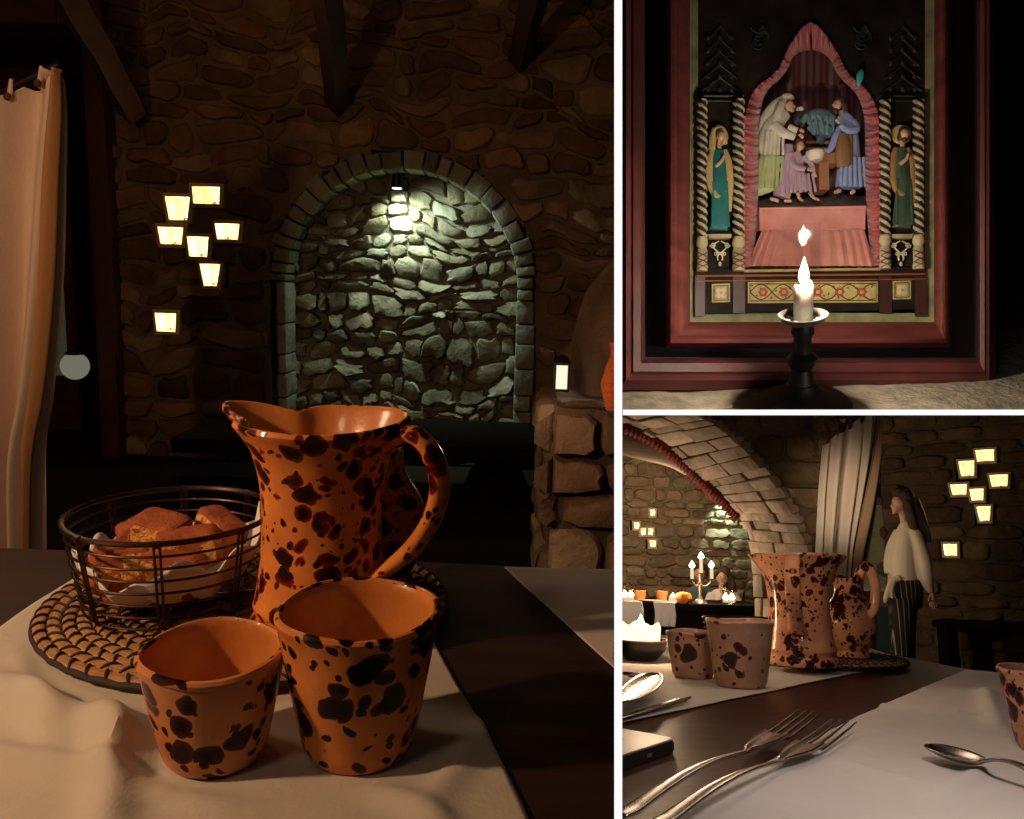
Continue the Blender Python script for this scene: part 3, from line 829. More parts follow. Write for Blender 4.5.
# ---- wire bread basket
bq = atz(175, 600, MZ); bc = Vector((bq.x, bq.y, MZ)); BR = .094; BH = .085
t = thing('bread_basket', 'round dark wire basket holding napkin and toasted bread, on the straw mat', 'basket', bc)
def bpt(a, k, dr=0):
    r = .080+(BR-.080)*k**.8 + dr; return Vector((r*math.cos(a), r*math.sin(a), .004+BH*k))
seg = 72
WIRE = plain('dark bronze wire', (.055,.03,.022), .35, .85, bmp=.1)
bm = BM(); tube(bm, [bpt(2*PI*s/seg, 1) for s in range(seg)], .0027, 8, closed=True); obj('rim', bm, WIRE, t)
for k in (.86, .72, .58, .44, .30, .16, .02):
    bm = BM(); tube(bm, [bpt(2*PI*s/seg, k) for s in range(seg)], .0012, 6, closed=True); obj('wire', bm, WIRE, t)
for i in range(8):
    a = 2*PI*(i+.35)/8
    bm = BM()
    for da in (-.026, .026):
        pts = [bpt(a+da, 1-q/10, .0015) for q in range(11)] + [Vector((.05*math.cos(a+da), .05*math.sin(a+da), .003)), Vector((0,0,.003))]
        tube(bm, pts, .0013, 6)
    tube(bm, [bpt(a-.03, .995, .001), bpt(a+.03, .995, .001)], .0036, 8)
    obj('rib', bm, WIRE, t)
# napkin nested in the basket
def nap(u, v):
    a = 2*PI*u; k = v
    r = .086*k**.8; z = .010 + .030*k**3
    lift = .5+.5*math.sin(a*1+.1)
    edge = k**4*(.012*math.sin(5*a+1)+.008*math.sin(11*a)+.012+.032*max(0, math.cos(a-R(8)))**2)
    z += edge*.8 + .006*math.sin(9*a+6*k)*k
    r += .004*math.sin(7*a+3*k)*k
    r = min(r, .0775+.012*max(0,z/BH)**.8)
    return Vector((r*math.cos(a), r*math.sin(a), max(.006, z))) + Vector((nz((a,k,0),3),nz((a,k,5),3),nz((a,k,9),3)))*.004*k
bm = BM(); gridsurf(bm, nap, 160, 26); bmesh.ops.remove_doubles(bm, verts=bm.verts[:], dist=1e-5)
o = obj('napkin', bm, cloth_mat('white napkin', (.86,.83,.78)), None, loc=bc+Vector((0,0,.002)), label='crumpled white cloth napkin lining the wire bread basket', cat='napkin'); solid(o, .0015)
# bread
CR = NT('toasted bread crust'); vv = coords(CR); nn = noisen(CR, vv, 30, 6, .7)
CR.L(ramp(CR, nn, [(.25, (.16,.035,.010)), (.5, (.38,.085,.02)), (.75, (.62,.20,.05))]), CR.b.inputs['Base Color']); CR.b.inputs['Roughness'].default_value = .75; bump(CR, noisen(CR, vv, 90, 6, .7), .9, .004)
CR = CR.m
CRUMB = plain('golden bread crumb', (.82,.42,.10), .8, nscale=70, bmp=1, bd=.006)
def bread(p, sz, rx, ry, rz, lab, seed):
    sz = [q_*.9 for q_ in sz]; bm = BM(); res = bmesh.ops.create_cube(bm, size=1); bmesh.ops.subdivide_edges(bm, edges=bm.edges[:], cuts=7, use_grid_fill=True)
    for v in bm.verts:
        q = v.co*2; e = 8; m = (abs(q.x)**e+abs(q.y)**e+abs(q.z)**e)**(1/e); q = q/m*(1 if m > 0 else 1)
        q = Vector((q.x*sz[0]/2, q.y*sz[1]/2, q.z*sz[2]/2)); v.co = q*(1+.10*nz(q, 45, seed)+.06*nz(q, 110, seed))
    M = Matrix.Rotation(rz,4,'Z') @ Matrix.Rotation(ry,4,'Y') @ Matrix.Rotation(rx,4,'X')
    t = thing('bread_slice', lab, 'bread', bc+Vector((p[0]*.80,p[1]*.80,p[2]*.86+.004)), 0, 'toasted bread slices in the basket', tilt=M)
    obj('crust', bm, CR, t)
    bm = BM(); q = bmesh.ops.create_grid(bm, x_segments=8, y_segments=8, size=.5)
    for v in bm.verts:
        x, y = v.co.x*2, v.co.y*2; m = max(1, (abs(x)**4+abs(y)**4)**.25); v.co = Vector((x/m*sz[0]*.42, -sz[1]*.505-.001*nz((x,y,0),3,seed), y/m*sz[2]*.42))
    obj('crumb', bm, CRUMB, t); return t
bread((-.052,-.040,.046), (.050,.030,.055), .2, .3, .9, 'golden bread slice leaning at the left of the basket', 1)
bread((-.030,-.052,.044), (.055,.026,.052), -.2, -.15, .3, 'bread slice with a pale crumb face at the front left', 2)
bread((.018,-.046,.046), (.062,.034,.046), .15, .12, -.2, 'thick toasted slice at the front of the basket', 3)
bread((.030,-.018,.066), (.062,.036,.040), .1, -.1, .25, 'toasted slice on top at the middle of the pile', 4)
bread((-.015,.004,.074), (.058,.038,.038), .2, .12, -.3, 'dark toasted slice at the top of the pile', 5)
bread((.048,.026,.070), (.060,.034,.042), -.1, .25, -.7, 'toasted slice at the back right, against the napkin', 6)
bread((-.045,.022,.060), (.052,.036,.045), 0, -.2, .6, 'toasted slice at the back left of the basket', 7)

# ---- lights of room 1
light('candle_left', (-1.0, .22, 1.42), 31, (1,.57,.29), .03)
light('near_fill', (-.55, -.10, 1.75), 3.2, (1,.70,.46), .10)  # soft warm fill lamp above the table front, no candle modelled
light('room_warm', (-1.2, 1.9, 2.3), 7, (1,.50,.22), .25)
light('curtain_light', (-1.0, 1.0, 1.35), 5.0, (1,.66,.42), .10)
# ================================================================== ROOM 2 : the shrine and its candle
ROOM2 = room_matrix(56, 1.2, R(-2.2), (802, 320))
setroom(SHRINE)
def S(px, py, y): return Vector(((px-CX)*y/F, y, (CY-py)*y/F))
RED = plain('worn red paint', (.15,.036,.030), .42, nscale=14, var=.35, bmp=.3, bd=.002, scale=(1,1,6))
REDD = plain('dark worn red paint', (.085,.018,.016), .6, nscale=12, var=.5, bmp=.5, bd=.003)
BLK = plain('sooty black paint', (.012,.008,.008), .6)
SLIP = plain('greenish gold slip', (.22,.21,.10), .6, nscale=40, var=.4)
GOLD = plain('old gold paint', (.55,.40,.14), .45, .25, nscale=60, var=.3)
CREAM = plain('aged cream paint', (.62,.54,.34), .6, nscale=60, var=.25)
DKBOARD = plain('black brown printed board', (.018,.012,.009), .7, nscale=30, var=.6, spec=.15)
DKRED = plain('dark maroon print', (.10,.018,.014), .5, nscale=50, var=.5)
def satin(name, a, b):
    T = NT(name); v = coords(T); n = noisen(T, v, 30, 3); T.L(ramp(T, n, [(.3, a), (.7, b)]), T.b.inputs['Base Color'])
    T.b.inputs['Roughness'].default_value = .3; T.b.inputs['Sheen Weight'].default_value = .3; bump(T, noisen(T, v, 220, 3), .15, .001); return T.m
SATR = satin('crimson satin', (.34,.045,.05), (.52,.10,.10)); SATP = satin('rose satin', (.60,.22,.18), (.78,.36,.30))
rects = {'o0': (616,996,392,-90), 'o1': (645,977,358,-90), 'i0': (666,951,348,-90), 'i1': (690,934,322,-90), 's1': (698,925,313,-90)}
def ring(rA, rB, prof, mat, name, parent):
    """moulding between px rects A and B (left,right,bottom,top); prof = [(t, depth)]"""
    bm = BM(); rows = []
    for t, y in prof:
        l, r, b, tp = [A+(B-A)*t for A, B in zip(rA, rB)]
        rows.append([bm.verts.new(S(*q, y)) for q in ((l,tp), (l,b), (r,b), (r,tp))])
    for A, B in zip(rows, rows[1:]):
        for k in range(3): bm.faces.new((A[k], A[k+1], B[k+1], B[k]))
    return obj(name, bm, mat, parent, doclip=True)
t = thing('picture_frame', 'deep dark red moulded wooden frame around the gothic shrine picture', 'frame', (0,0,0)); FRAME = t
R_ = rects
ring(R_['o0'], R_['o1'], [(0,1.02), (0,.955), (.06,.945), (.35,.938), (.45,.945), (.52,.95), (.6,.948), (.85,.952), (.93,.965), (1,1.0)], REDD, 'outer_moulding', t)
ring(R_['o1'], R_['i0'], [(0,1.0), (.5,1.003), (1,1.0)], BLK, 'inset', t)
ring(R_['i0'], R_['i1'], [(0,1.0), (0,.985), (.05,.972), (.2,.964), (.36,.962), (.45,.97), (.5,.974), (.62,.976), (.9,.985), (1,1.0)], RED, 'inner_moulding', t)
ring(R_['i1'], R_['s1'], [(0,1.0), (0,1.001), (1,1.004), (1,1.03)], SLIP, 'slip', t)
bm = BM(); 
prism(bm, [S(560,440,1.17), S(1100,440,1.17), S(1100,-120,1.17), S(560,-120,1.17)], (0,1,0), .05); struct('wall_shrine', bm, plain('near black wall', (.02,.016,.014), .9), smooth=False, doclip=True)  # evenly near-black wall behind the frame

# ogee opening
OL = [(811,22),(803,27),(795,37),(787,50),(780,66),(771,76),(760,84),(751,96),(746,112),(744,130),(744,200),(744,268)]
OR_ = [(811,22),(819,27),(828,38),(837,52),(845,68),(853,78),(863,86),(872,98),(878,114),(879,132),(880,200),(880,266)]
IL = [(811,50),(805,51),(799,53),(792,59),(787,70),(779,80),(770,88),(763,100),(760,115),(759,132),(758,200),(753,266)]
IR = [(811,50),(817,51),(824,54),(831,61),(836,72),(844,82),(853,90),(860,102),(864,117),(865,134),(866,200),(871,264)]
t = thing('shrine_board', 'dark printed gothic architecture board with gold floral panel, inside the red frame', 'picture', (0,0,0))
bm = BM()
prism(bm, [S(x, y, 1.004) for x, y in [(697,-90),(811,-90)]+OL+[(697,268)]], (0,1,0), .004)
prism(bm, [S(x, y, 1.004) for x, y in [(926,-90),(811,-90)]+OR_+[(926,266)]], (0,1,0), .004)
obj('arch_panel', bm, DKBOARD, t, smooth=False, doclip=True)
bm = BM(); prism(bm, [S(x, y, .999) for x, y in ((695,269),(926,267),(926,309),(697,314))], (0,1,0), .009)
obj('base_panel', bm, DKBOARD, t, smooth=False)
bm = BM()
def strip(bm, pts, wpx, y, d=.0015):
    P = [S(a, b, y) for a, b in pts]; tube(bm, P, wpx*y/F/2, 6)
strip(bm, [(744,271),(880,269)], 3, .998); obj('gold_bead', bm, GOLD, t)
bm = BM(); strip(bm, [(697,276),(925,274)], 2.0, .997); strip(bm, [(697,281),(925,279)], 1.4, .997); obj('orange_line', bm, plain('burnt orange line', (.30,.09,.03), .5), t)
def panel(x0, y0, x1, y1, name='gold_panel'):
    bm = BM(); prism(bm, [S(x0,y0,.9975), S(x1,y0-.6,.9975), S(x1,y1-.6,.9975), S(x0,y1,.9975)], (0,1,0), .002)
    p = obj(name, bm, plain('yellow gold print', (.46,.36,.13), .55, nscale=80, var=.3), t, smooth=False)
    bm = BM(); strip(bm, [(x0+2,y0+2),(x1-2,y0+1.4),(x1-2,y1-2.6),(x0+2,y1-2),(x0+2,y0+2)], 1.0, .997); obj('border', bm, plain('black print', (.01,.008,.006), .6), p); return p
p = panel(748,282,878,303)
ROS = plain('rosette red', (.42,.07,.04), .55); LEAFG = plain('print dark green', (.05,.07,.025), .6)
for x in (763, 784, 818, 840, 862):
    bm = BM()
    for k in range(6):
        a = k*PI/3; ball(bm, S(x+3.2*math.cos(a), 292+3.2*math.sin(a), .997), (.0024,.0008,.0024), 8)
    obj('rosette', bm, ROS, p)
    bm = BM(); ball(bm, S(x, 292, .9965), (.0026,.001,.0026), 8); obj('rosette_centre', bm, GOLD, p)
for s_ in (1, -1):
    bm = BM(); strip(bm, [(750+k*1.4, 292+s_*7.5*math.sin(k*1.4*PI/22)) for k in range(90)], 1.3, .997); obj('vine', bm, LEAFG, p)
bm = BM()
for k in range(26):
    x = 752+k*4.8; y = 292+(6.2 if k % 2 else -6.2)*math.cos(k*.9)
    ball(bm, S(x, y, .997), (.0017,.0006,.0009), 8, Matrix.Rotation(k*1.1, 3, 'Y'))
obj('leaves', bm, LEAFG, p)
for x0, y0 in ((712,284),(893,281)):
    q = panel(x0, y0, x0+18, y0+18.5, 'square_panel'); bm = BM(); cx_, cy_ = x0+9, y0+9
    for k in range(4):
        a = k*PI/2+PI/4; ball(bm, S(cx_+3.4*math.cos(a), cy_+3.4*math.sin(a), .997), (.0034,.0008,.0034), 10)
    obj('quatrefoil', bm, CREAM, q)
    bm = BM(); ball(bm, S(cx_, cy_, .996), (.002,.001,.002), 8); obj('boss', bm, GOLD, q)
for cx_ in (739, 886):
    bm = BM(); prism(bm, [S(cx_-6,276,.9965), S(cx_+6,276,.9965), S(cx_+6,313,.9965), S(cx_-6,313,.9965)], (0,1,0), .003); obj('pilaster_foot', bm, plain('deep brown print', (.05,.018,.012), .5), t, smooth=False)
for cx_ in (700, 921):
    bm = BM(); prism(bm, [S(cx_-5,276,.9965), S(cx_+5,276,.9965), S(cx_+5,316,.9965), S(cx_-5,316,.9965)], (0,1,0), .003); obj('pilaster_foot', bm, plain('deep brown print', (.05,.018,.012), .5), t, smooth=False)
# dim gothic tracery above the saints
for sx, cx_ in ((1,720),(-1,903)):
    bm = BM()
    for k in range(5):
        y = 92-k*13; strip(bm, [(cx_-20+k*2,y),(cx_,y-14),(cx_+20-k*2,y)], 1.6, 1.002)
        for q in (-12,0,12): ball(bm, S(cx_+q, y-3, 1.002), (.003,.0015,.004), 8)
    strip(bm, [(cx_-24,96),(cx_+24,96)], 2.2, 1.0); strip(bm, [(cx_-24,101),(cx_+24,101)], 1.4, 1.0)
    obj('tracery', bm, plain('dim bronze print', (.03,.025,.016), .5), t)
for cx_, s_ in ((766,-1), (857,1)):
    bm = BM()
    for k in range(7):
        a = k*.9; strip(bm, [(cx_+s_*6+(2+q*.9)*math.cos(a+q*.5), 45-k*3+(2+q*.7)*math.sin(a+q*.5)) for q in range(9)], 1.3, 1.002)
    obj('scrollwork', bm, plain('dim green scroll print', (.012,.03,.024), .5), t)
bm = BM(); ball(bm, (0,0,0), (3.6*1.0/F, .003, 8.5/F), 12)
obj('teal_glint', bm, plain('teal glint', (.05,.42,.40), .15, coat=1, bmp=0), None, loc=S(860,77,.996), tilt=Matrix.Rotation(R(12),4,'Y'), label='teal glint modelled as a drop, on the right shoulder of the red ruffled arch', cat='ornament')  # a teal reflection put in as a coloured bead

# ruffled satin surround
t = thing('satin_ruffle', 'gathered crimson satin ruffle edging the pointed arch of the shrine', 'fabric trim', (0,0,0))
for O_, I_, nm in ((OL, IL, 'left_ruffle'), (OR_, IR, 'right_ruffle')):
    o_ = spline([(x,y,0) for x,y in O_], 12); i_ = spline([(x,y,0) for x,y in I_], 12); n = len(o_)
    cum = [0]
    for k in range(1, n): cum.append(cum[-1]+(o_[k]-o_[k-1]).length)
    tot = cum[-1]
    def at(L, s):
        k = 0
        while k < n-2 and cum[k+1] < s: k += 1
        f = (s-cum[k])/max(1e-6, cum[k+1]-cum[k]); return L[k].lerp(L[k+1], min(1, f))
    def ruff(u, v):
        s = u*tot; a = at(o_, s); b = at(i_, min(tot, s+3*math.sin(v*3))); p = a.lerp(b, v)
        ph = s*.62+3.2*noise.noise(Vector((s*.05, 1, 3)))+.9*math.sin(v*2+s*.1)
        y = 1.000 + .028*v*v + .0052*math.sin(ph)*(.4+.6*math.sin(v*PI)) + .0016*math.sin(ph*2.3+v*3)
        return S(p.x+1.2*math.sin(ph)*0, p.y, y)
    bm = BM(); gridsurf(bm, ruff, 520, 14); obj('ruffle', bm, SATR, t)
# niche back with drapery
def back(u, v):
    x = 735+(890-735)*u; y = 10+(275-10)*v
    return S(x, y, 1.115 + .006*math.sin(u*70+.8*math.sin(v*3)) + .003*math.sin(u*31))
bm = BM(); gridsurf(bm, back, 240, 20); obj('drapery', bm, satin('dark maroon drape', (.10,.012,.012), (.17,.03,.025)), None, label='dark maroon drape hanging behind the small painted figures', cat='drape')
bm = BM()
for sgn, L in ((1, IL), (-1, IR)):
    V = [[bm.verts.new(S(x, y, d)) for d in (1.027, 1.11)] for x, y in L]
    for A, B in zip(V, V[1:]): bm.faces.new((A[0], B[0], B[1], A[1]))
struct('wall_shrine_reveal', bm, DKRED)
# plinth and skirt
t = thing('satin_plinth', 'rose satin covered plinth with a gathered skirt below the figure group', 'plinth', (0,0,0))
bm = BM(); prism(bm, [S(759,209,1.028), S(866,207,1.028), S(865,229,1.028), S(760,230,1.028)], (0,1,0), .07)
obj('box', bm, SATP, t, smooth=False)
bm = BM(); strip(bm, [(759,208.5),(866,206.5)], 2, 1.027); strip(bm, [(760,230),(865,229)], 1.6, 1.027); obj('piping', bm, SATP, t)
def skirt(u, v):
    x0, x1 = 762+(747-762)*v, 864+(876-864)*v; x = x0+(x1-x0)*u; y = 230+36*v
    s = math.sin(u*72+5*math.sin(u*6)+1.0*math.sin(v*2+u*5)) ; return S(x, y, 1.026-.022*v+.0060*s*(.25+.75*v)*(.6+.4*math.sin(u*19)))
bm = BM(); gridsurf(bm, skirt, 300, 14); obj('skirt', bm, SATP, t)

# twisted columns
def column(x, ytop, ybot, hw, lab):
    y0 = .994; s = y0/F; t = thing('twisted_column', lab, 'column', S(x, ybot, y0), 0, 'twisted columns of the shrine')
    H = (ybot-ytop)*s; r = hw*s; hb = 34*s; bm = BM(); n = 150; seg = 20; rr = []
    for i in range(n+1):
        z = hb+(H-hb)*i/n; rr.append([bm.verts.new((math.cos(a)*r*(1+.24*math.sin(2*(a)+z*640)), math.sin(a)*r*.8*(1+.24*math.sin(2*a+z*640)), z)) for a in [2*PI*k/seg for k in range(seg)]])
    for i, (A, B) in enumerate(zip(rr, rr[1:])):
        for k in range(seg):
            f = bm.faces.new((A[k], A[(k+1)%seg], B[(k+1)%seg], B[k]))
            a = 2*PI*(k+.5)/seg; z = hb+(H-hb)*(i+.5)/n; f.material_index = 0 if math.sin(2*a+z*640) > .1 else 1
    obj('shaft', bm, [GOLDC, BLK], t)
    bm = BM(); lathe(bm, [(0,0),(r*1.25,0),(r*1.3,hb*.12),(r*1.05,hb*.2),(r*1.15,hb*.35),(r*1.15,hb*.6),(r*.9,hb*.68),(r*1.3,hb*.78),(r*1.2,hb*.92),(r,hb),(0,hb)], 20, sy=.8)
    obj('pedestal', bm, GOLDC, t)
    bm = BM()
    for q in range(3):
        for sg in (1,-1): tube(bm, [(r*1.18*math.sin(sg*k*.4), -r*.97*math.cos(k*.4*.9), hb*(.12+.17*q+.17*k/6)) for k in range(-3, 4)], r*.12, 5)
    obj('lattice', bm, DKRED, t)
GOLDC = plain('faded gold cream', (.42,.36,.20), .5, nscale=60, var=.3)
column(702,100,271,4.6,'outer left twisted gold and black column'); column(738.5,100,271,5.2,'twisted column between the left saint and the red ruffle')
column(885,100,269,4.6,'twisted column between the right saint and the red ruffle'); column(918.5,100,269,4.6,'outer right twisted gold and black column')

# little painted people
def relief(name, parent, mat, chains, vox=.0007, y0=1.0, flat=.6, sm=4):
    bm = BM(); s = y0/F
    for ch in chains:
        if ch[0] == 'b':
            _, x, y, dz, rx, rz, ry = ch; ball(bm, S(x, y, y0)+Vector((0,dz*s,0)), (rx*s, ry*s, rz*s), 12)
        else:
            pts = spline([S(a, b, y0)+Vector((0,c*s,0)) for a, b, c, r in ch], 4); rad = spl1([r*s for a, b, c, r in ch], 4)
            tube(bm, pts, [(r_, r_*flat) if flat != 1 else r_ for r_ in rad], 12, frame=Vector((0,1,0)))
    o = obj(name, bm, mat, parent, mods='none'); remesh(o, vox, sm); return o
SKIN = plain('painted skin', (.58,.34,.22), .5, bmp=0); HAIR = plain('painted brown hair', (.07,.035,.02), .6)
def skin_parts(rel, ch, **k):
    face = [c for c in ch if c[0] == 'b' or len(c) == 2 and abs(c[0][1]-ch[0][2]) < 14 and abs(c[0][0]-ch[0][1]) < 8 and c[0][3] >= 2 and c[0][1] < ch[0][2]+9]
    rel('head', SKIN, face, sm=2, **k)
    for c in ch:
        if c not in face: rel('foot' if c[0][1] > 190 and 'y0' not in k else 'hand', SKIN, [c], sm=2, **k)
def saint(cx, lab, robe, mantle, hair, yoff, female):
    t = thing('saint_figure', lab, 'figurine', S(cx, 232+yoff, .997)); O = S(cx, 232+yoff, .997)
    def rel(name, mat, chains, **k):
        o = relief(name, None, mat, chains, **k)
        for v in o.data.vertices: v.co -= O
        o.parent = t; o.matrix_basis = Matrix.Identity(4); return o
    bm = BM(); lathe(bm, [(0,-.0006),(.0118,-.0006),(.0123,.0),(.0118,.0006),(0,.0006)], 32)
    for v in bm.verts: v.co = Matrix.Rotation(PI/2, 3, 'X') @ v.co + Vector((0,.002,(232-136)*.997/F))
    obj('halo', bm, GOLD, t)
    rel('robe', robe, [[(cx,150+yoff,0,5),(cx-1,165+yoff,-1,8),(cx+1,190+yoff,-1,8),(cx,212+yoff,-1,9),(cx-1,230+yoff,0,10)]]+[[(cx+k*3.2,182+yoff,-4,1.6),(cx+k*4.0,228+yoff,-5,1.8)] for k in (-2,-1,0,1,2)], y0=.997)
    rel('mantle', mantle, [[(cx-6,150+yoff,0,3),(cx-10,165+yoff,-2,4),(cx-9,185+yoff,-2,4),(cx-2,198+yoff,-4,3.4),(cx+7,190+yoff,-3,3)],[(cx+5,150+yoff,0,3),(cx+9,165+yoff,-2,4),(cx+10,190+yoff,-2,4),(cx+9,212+yoff,-2,3)]]+([[(cx-4,128+yoff,0,3),(cx-7,138+yoff,0,3),(cx-7,150+yoff,0,4)],[(cx-3,128+yoff,1,4),(cx+4,130+yoff,1,3.4),(cx+6,144+yoff,1,3)]] if female else []), y0=.997)
    skin_parts(rel, [('b',cx+1,137+yoff,-3,4.2,5.2,4),[(cx,142+yoff,-1,2.2),(cx,149+yoff,-1,2.4)],('b',cx-.5,138+yoff,-6.2,1,1.6,1.2),[(cx-5,168+yoff,-5,2.2),(cx+1,163+yoff,-7,1.8),(cx+3,158+yoff,-7,1.6)]], y0=.997)
    if not female: rel('hair', hair, [('b',cx+1,133+yoff,-1,5,4,4),('b',cx-3,139+yoff,-1,2,5,3),('b',cx+5,139+yoff,-1,2,5,3),('b',cx+.5,143+yoff,-4,3,2.6,2.4)], y0=.997, sm=2)
saint(719, 'small saint in teal skirt and cream veil with a gold halo, left of the arch', plain('teal paint', (.02,.17,.16), .5, var=.4), plain('ochre cream paint', (.50,.36,.14), .5), HAIR, 0, True)
saint(902, 'small bearded saint in ochre mantle with a gold halo, right of the arch', plain('deep green paint', (.05,.09,.05), .5, var=.5), plain('ochre brown paint', (.36,.19,.06), .5), HAIR, -2, False)
for cx_ in (720, 901):
    t = thing('carved_bracket', 'cream scrolled bracket under the %s saint' % ('left' if cx_ < 800 else 'right'), 'bracket', (0,0,0), 0)
    bm = BM(); prism(bm, [S(cx_-12,234,.9955), S(cx_+12,234,.9955), S(cx_+11,238,.9955), S(cx_-11,238,.9955)], (0,1,0), .009); obj('shelf', bm, GOLDC, t, smooth=False)
    bm = BM()
    for s_ in (-1, 1):
        strip(bm, [(cx_+s_*(1+7*math.sin(k*.35)*math.exp(-k*.05)), 241+k*1.3) for k in range(16)], 1.5, .998)
        strip(bm, [(cx_+s_*(7+3*math.cos(k*.7)*(1-k/16)), 245+3*math.sin(k*.7)*(1-k/16)) for k in range(14)], 1.3, .998)
        strip(bm, [(cx_+s_*(4+2.4*math.cos(k*.7+2)*(1-k/16)), 254+2.6*math.sin(k*.7+2)*(1-k/16)) for k in range(14)], 1.2, .998)
    ball(bm, S(cx_,264,.998), (.002,.001,.003), 8); obj('scroll', bm, CREAM, t)

yf_ = 1.052
def fig(lab, cx, by, y0=yf_):
    t = thing('figurine', lab, 'figurine', S(cx, by, y0), 0, 'painted plaster figurines'); O = S(cx, by, y0)
    def rel(name, mat, chains, **k):
        o = relief(name, None, mat, chains, y0=y0, **k)
        for v in o.data.vertices: v.co -= O
        o.parent = t; o.matrix_basis = Matrix.Identity(4); return o
    return t, rel
PCR = plain('cream plaster paint', (.62,.56,.42), .5, nscale=60, var=.2); PGR = plain('pale green plaster paint', (.42,.46,.20), .5, nscale=60); PLI = plain('lilac plaster paint', (.42,.28,.33), .5, nscale=60)
PBL = plain('blue plaster paint', (.28,.34,.55), .5, nscale=60); PBR = plain('brown plaster paint', (.26,.13,.05), .5); PTL = plain('grey teal plaster paint', (.13,.22,.23), .5, nscale=60); PBK = plain('grey brown plaster rock', (.30,.25,.22), .8, nscale=80, bmp=1, bd=.003)
# veiled woman
t, rel = fig('painted figurine of a veiled woman in cream and green, bending at the left', 778, 202)
rel('skirt', PGR, [[(770,150,0,8),(766,168,-2,10),(764,185,-2,11),(766,193,0,11)]]+[[(764+k*4,158,-7,1.8),(758+k*5.2,190,-9,2)] for k in range(5)])
rel('bodice', PCR, [[(785,112,0,7),(776,122,0,9.5),(770,134,-1,11),(769,148,0,11),(771,160,0,8)],[(772,126,-6,5),(780,136,-10,4.6),(791,141,-11,3.6)],[(785,130,-8,4),(794,134,-10,3)]]+[[(764+k*4,134,-9,1.5),(762+k*4.5,158,-9,1.6)] for k in range(5)])
rel('veil', PCR, [[(786,100,1,6),(779,104,2,7),(771,114,3,8),(764,128,3,7),(763,140,3,5)],[(792,100,1,3.6),(789,96.5,0,3.6),(783,98,0,4)],[(781,104,-4,4),(776,116,-6,4),(775,126,-6,3.4)]])
rel('drape', PLI, [[(788,146,-4,4.5),(786,165,-5,6),(784,185,-4,8),(780,198,-3,9)]]+[[(783+k*3,155,-9,1.3),(778+k*5,196,-10,1.6)] for k in range(4)])
skin_parts(rel, [('b',788.5,107,-3,4.6,5.6,4.6),('b',793,108.4,-4,1.3,1.6,1.4),('b',791,112,-4,2.2,1.8,2.2),[(795,138,-12,2.2),(799,142,-12,1.8)],[(796,133,-11,2),(800,136,-11,1.4)],[(768,200,-6,2),(776,203,-8,1.8)],[(782,202,-6,2),(789,203,-8,1.6)]])
# child
t, rel = fig('painted figurine of a curly haired child in a lilac robe, seated at the centre', 800, 203, 1.044)
rel('robe', PLI, [[(798,153,0,4),(796,162,-1,7),(797,174,-1,8),(800,184,-2,9),(801,192,-2,10)],[(792,158,-2,3.6),(792,168,-7,3.2),(802,172,-9,2.8)],[(803,157,-2,3.4),(809,166,-6,3),(810,174,-8,2.6)]]+[[(793+k*4,176,-9,1.4),(792+k*5,195,-10,1.6)] for k in range(5)])
skin_parts(rel, [('b',799,147,-3,4,4.8,4),('b',800,148.4,-7,1,1.2,1),[(798,150,-1,2),(798,155,-1,2)],[(803,172,-11,2),(808,174,-11,1.6)],[(810,174,-9,1.8),(812,180,-10,1.6)],[(796,194,-5,2.4),(797,201,-8,1.8),(799,204,-12,1.4)],[(808,194,-5,2.4),(811,200,-8,1.8),(815,203,-12,1.4)]])
rel('hair', HAIR, [('b',799,143,-.5,5.2,4,4.6),('b',795,147,-1,2.4,3.6,3),('b',803.5,146.5,-1,2,3.4,3),('b',797,141,-3,2,1.6,2),('b',801,141,-3,2,1.6,2)], sm=1)
# man
t, rel = fig('painted figurine of a bearded man in a blue robe with a brown apron, standing right', 848, 193)
rel('robe', PBL, [[(841,114,0,5),(846,122,0,9),(848,135,0,10),(849,152,0,11),(849,170,0,12),(848,188,0,13)],[(851,122,-3,4.6),(853,132,-8,4.2),(843,134,-11,3.6),(835,129,-12,2.8)],[(839,130,-3,4.4),(832,142,-6,4),(827,152,-8,3.2),(823,153,-9,2.4)]]+[[(838+k*4.2,160,-10,1.7),(836+k*5,190,-11,2.0)] for k in range(6)])
rel('apron', PBR, [[(840,138,-9,5),(839,150,-10,7.5),(839,163,-10,8),(840,170,-10,7)],[(846,138,-9,3),(846,168,-10,3)]])
skin_parts(rel, [('b',836,106,-3,4.2,5.4,4.2),('b',831.6,107,-4,1.2,1.5,1.2),[(840,111,-1,2.6),(842,117,-1,2.8)],[(834,128,-13,2),(831,124,-13,1.6)],[(822,153,-10,2.2),(818,155,-10,1.5)],[(838,192,-6,2.6),(831,195,-8,1.8)],[(852,192,-6,2.6),(847,196,-8,1.8)]])
rel('hair', HAIR, [('b',839,101,-.5,5.6,4.4,4.6),[(842,102,0,3.6),(844.5,108,0,3.6),(845,114,0,3)],('b',834.6,112,-3,3,3.4,3)], sm=1)
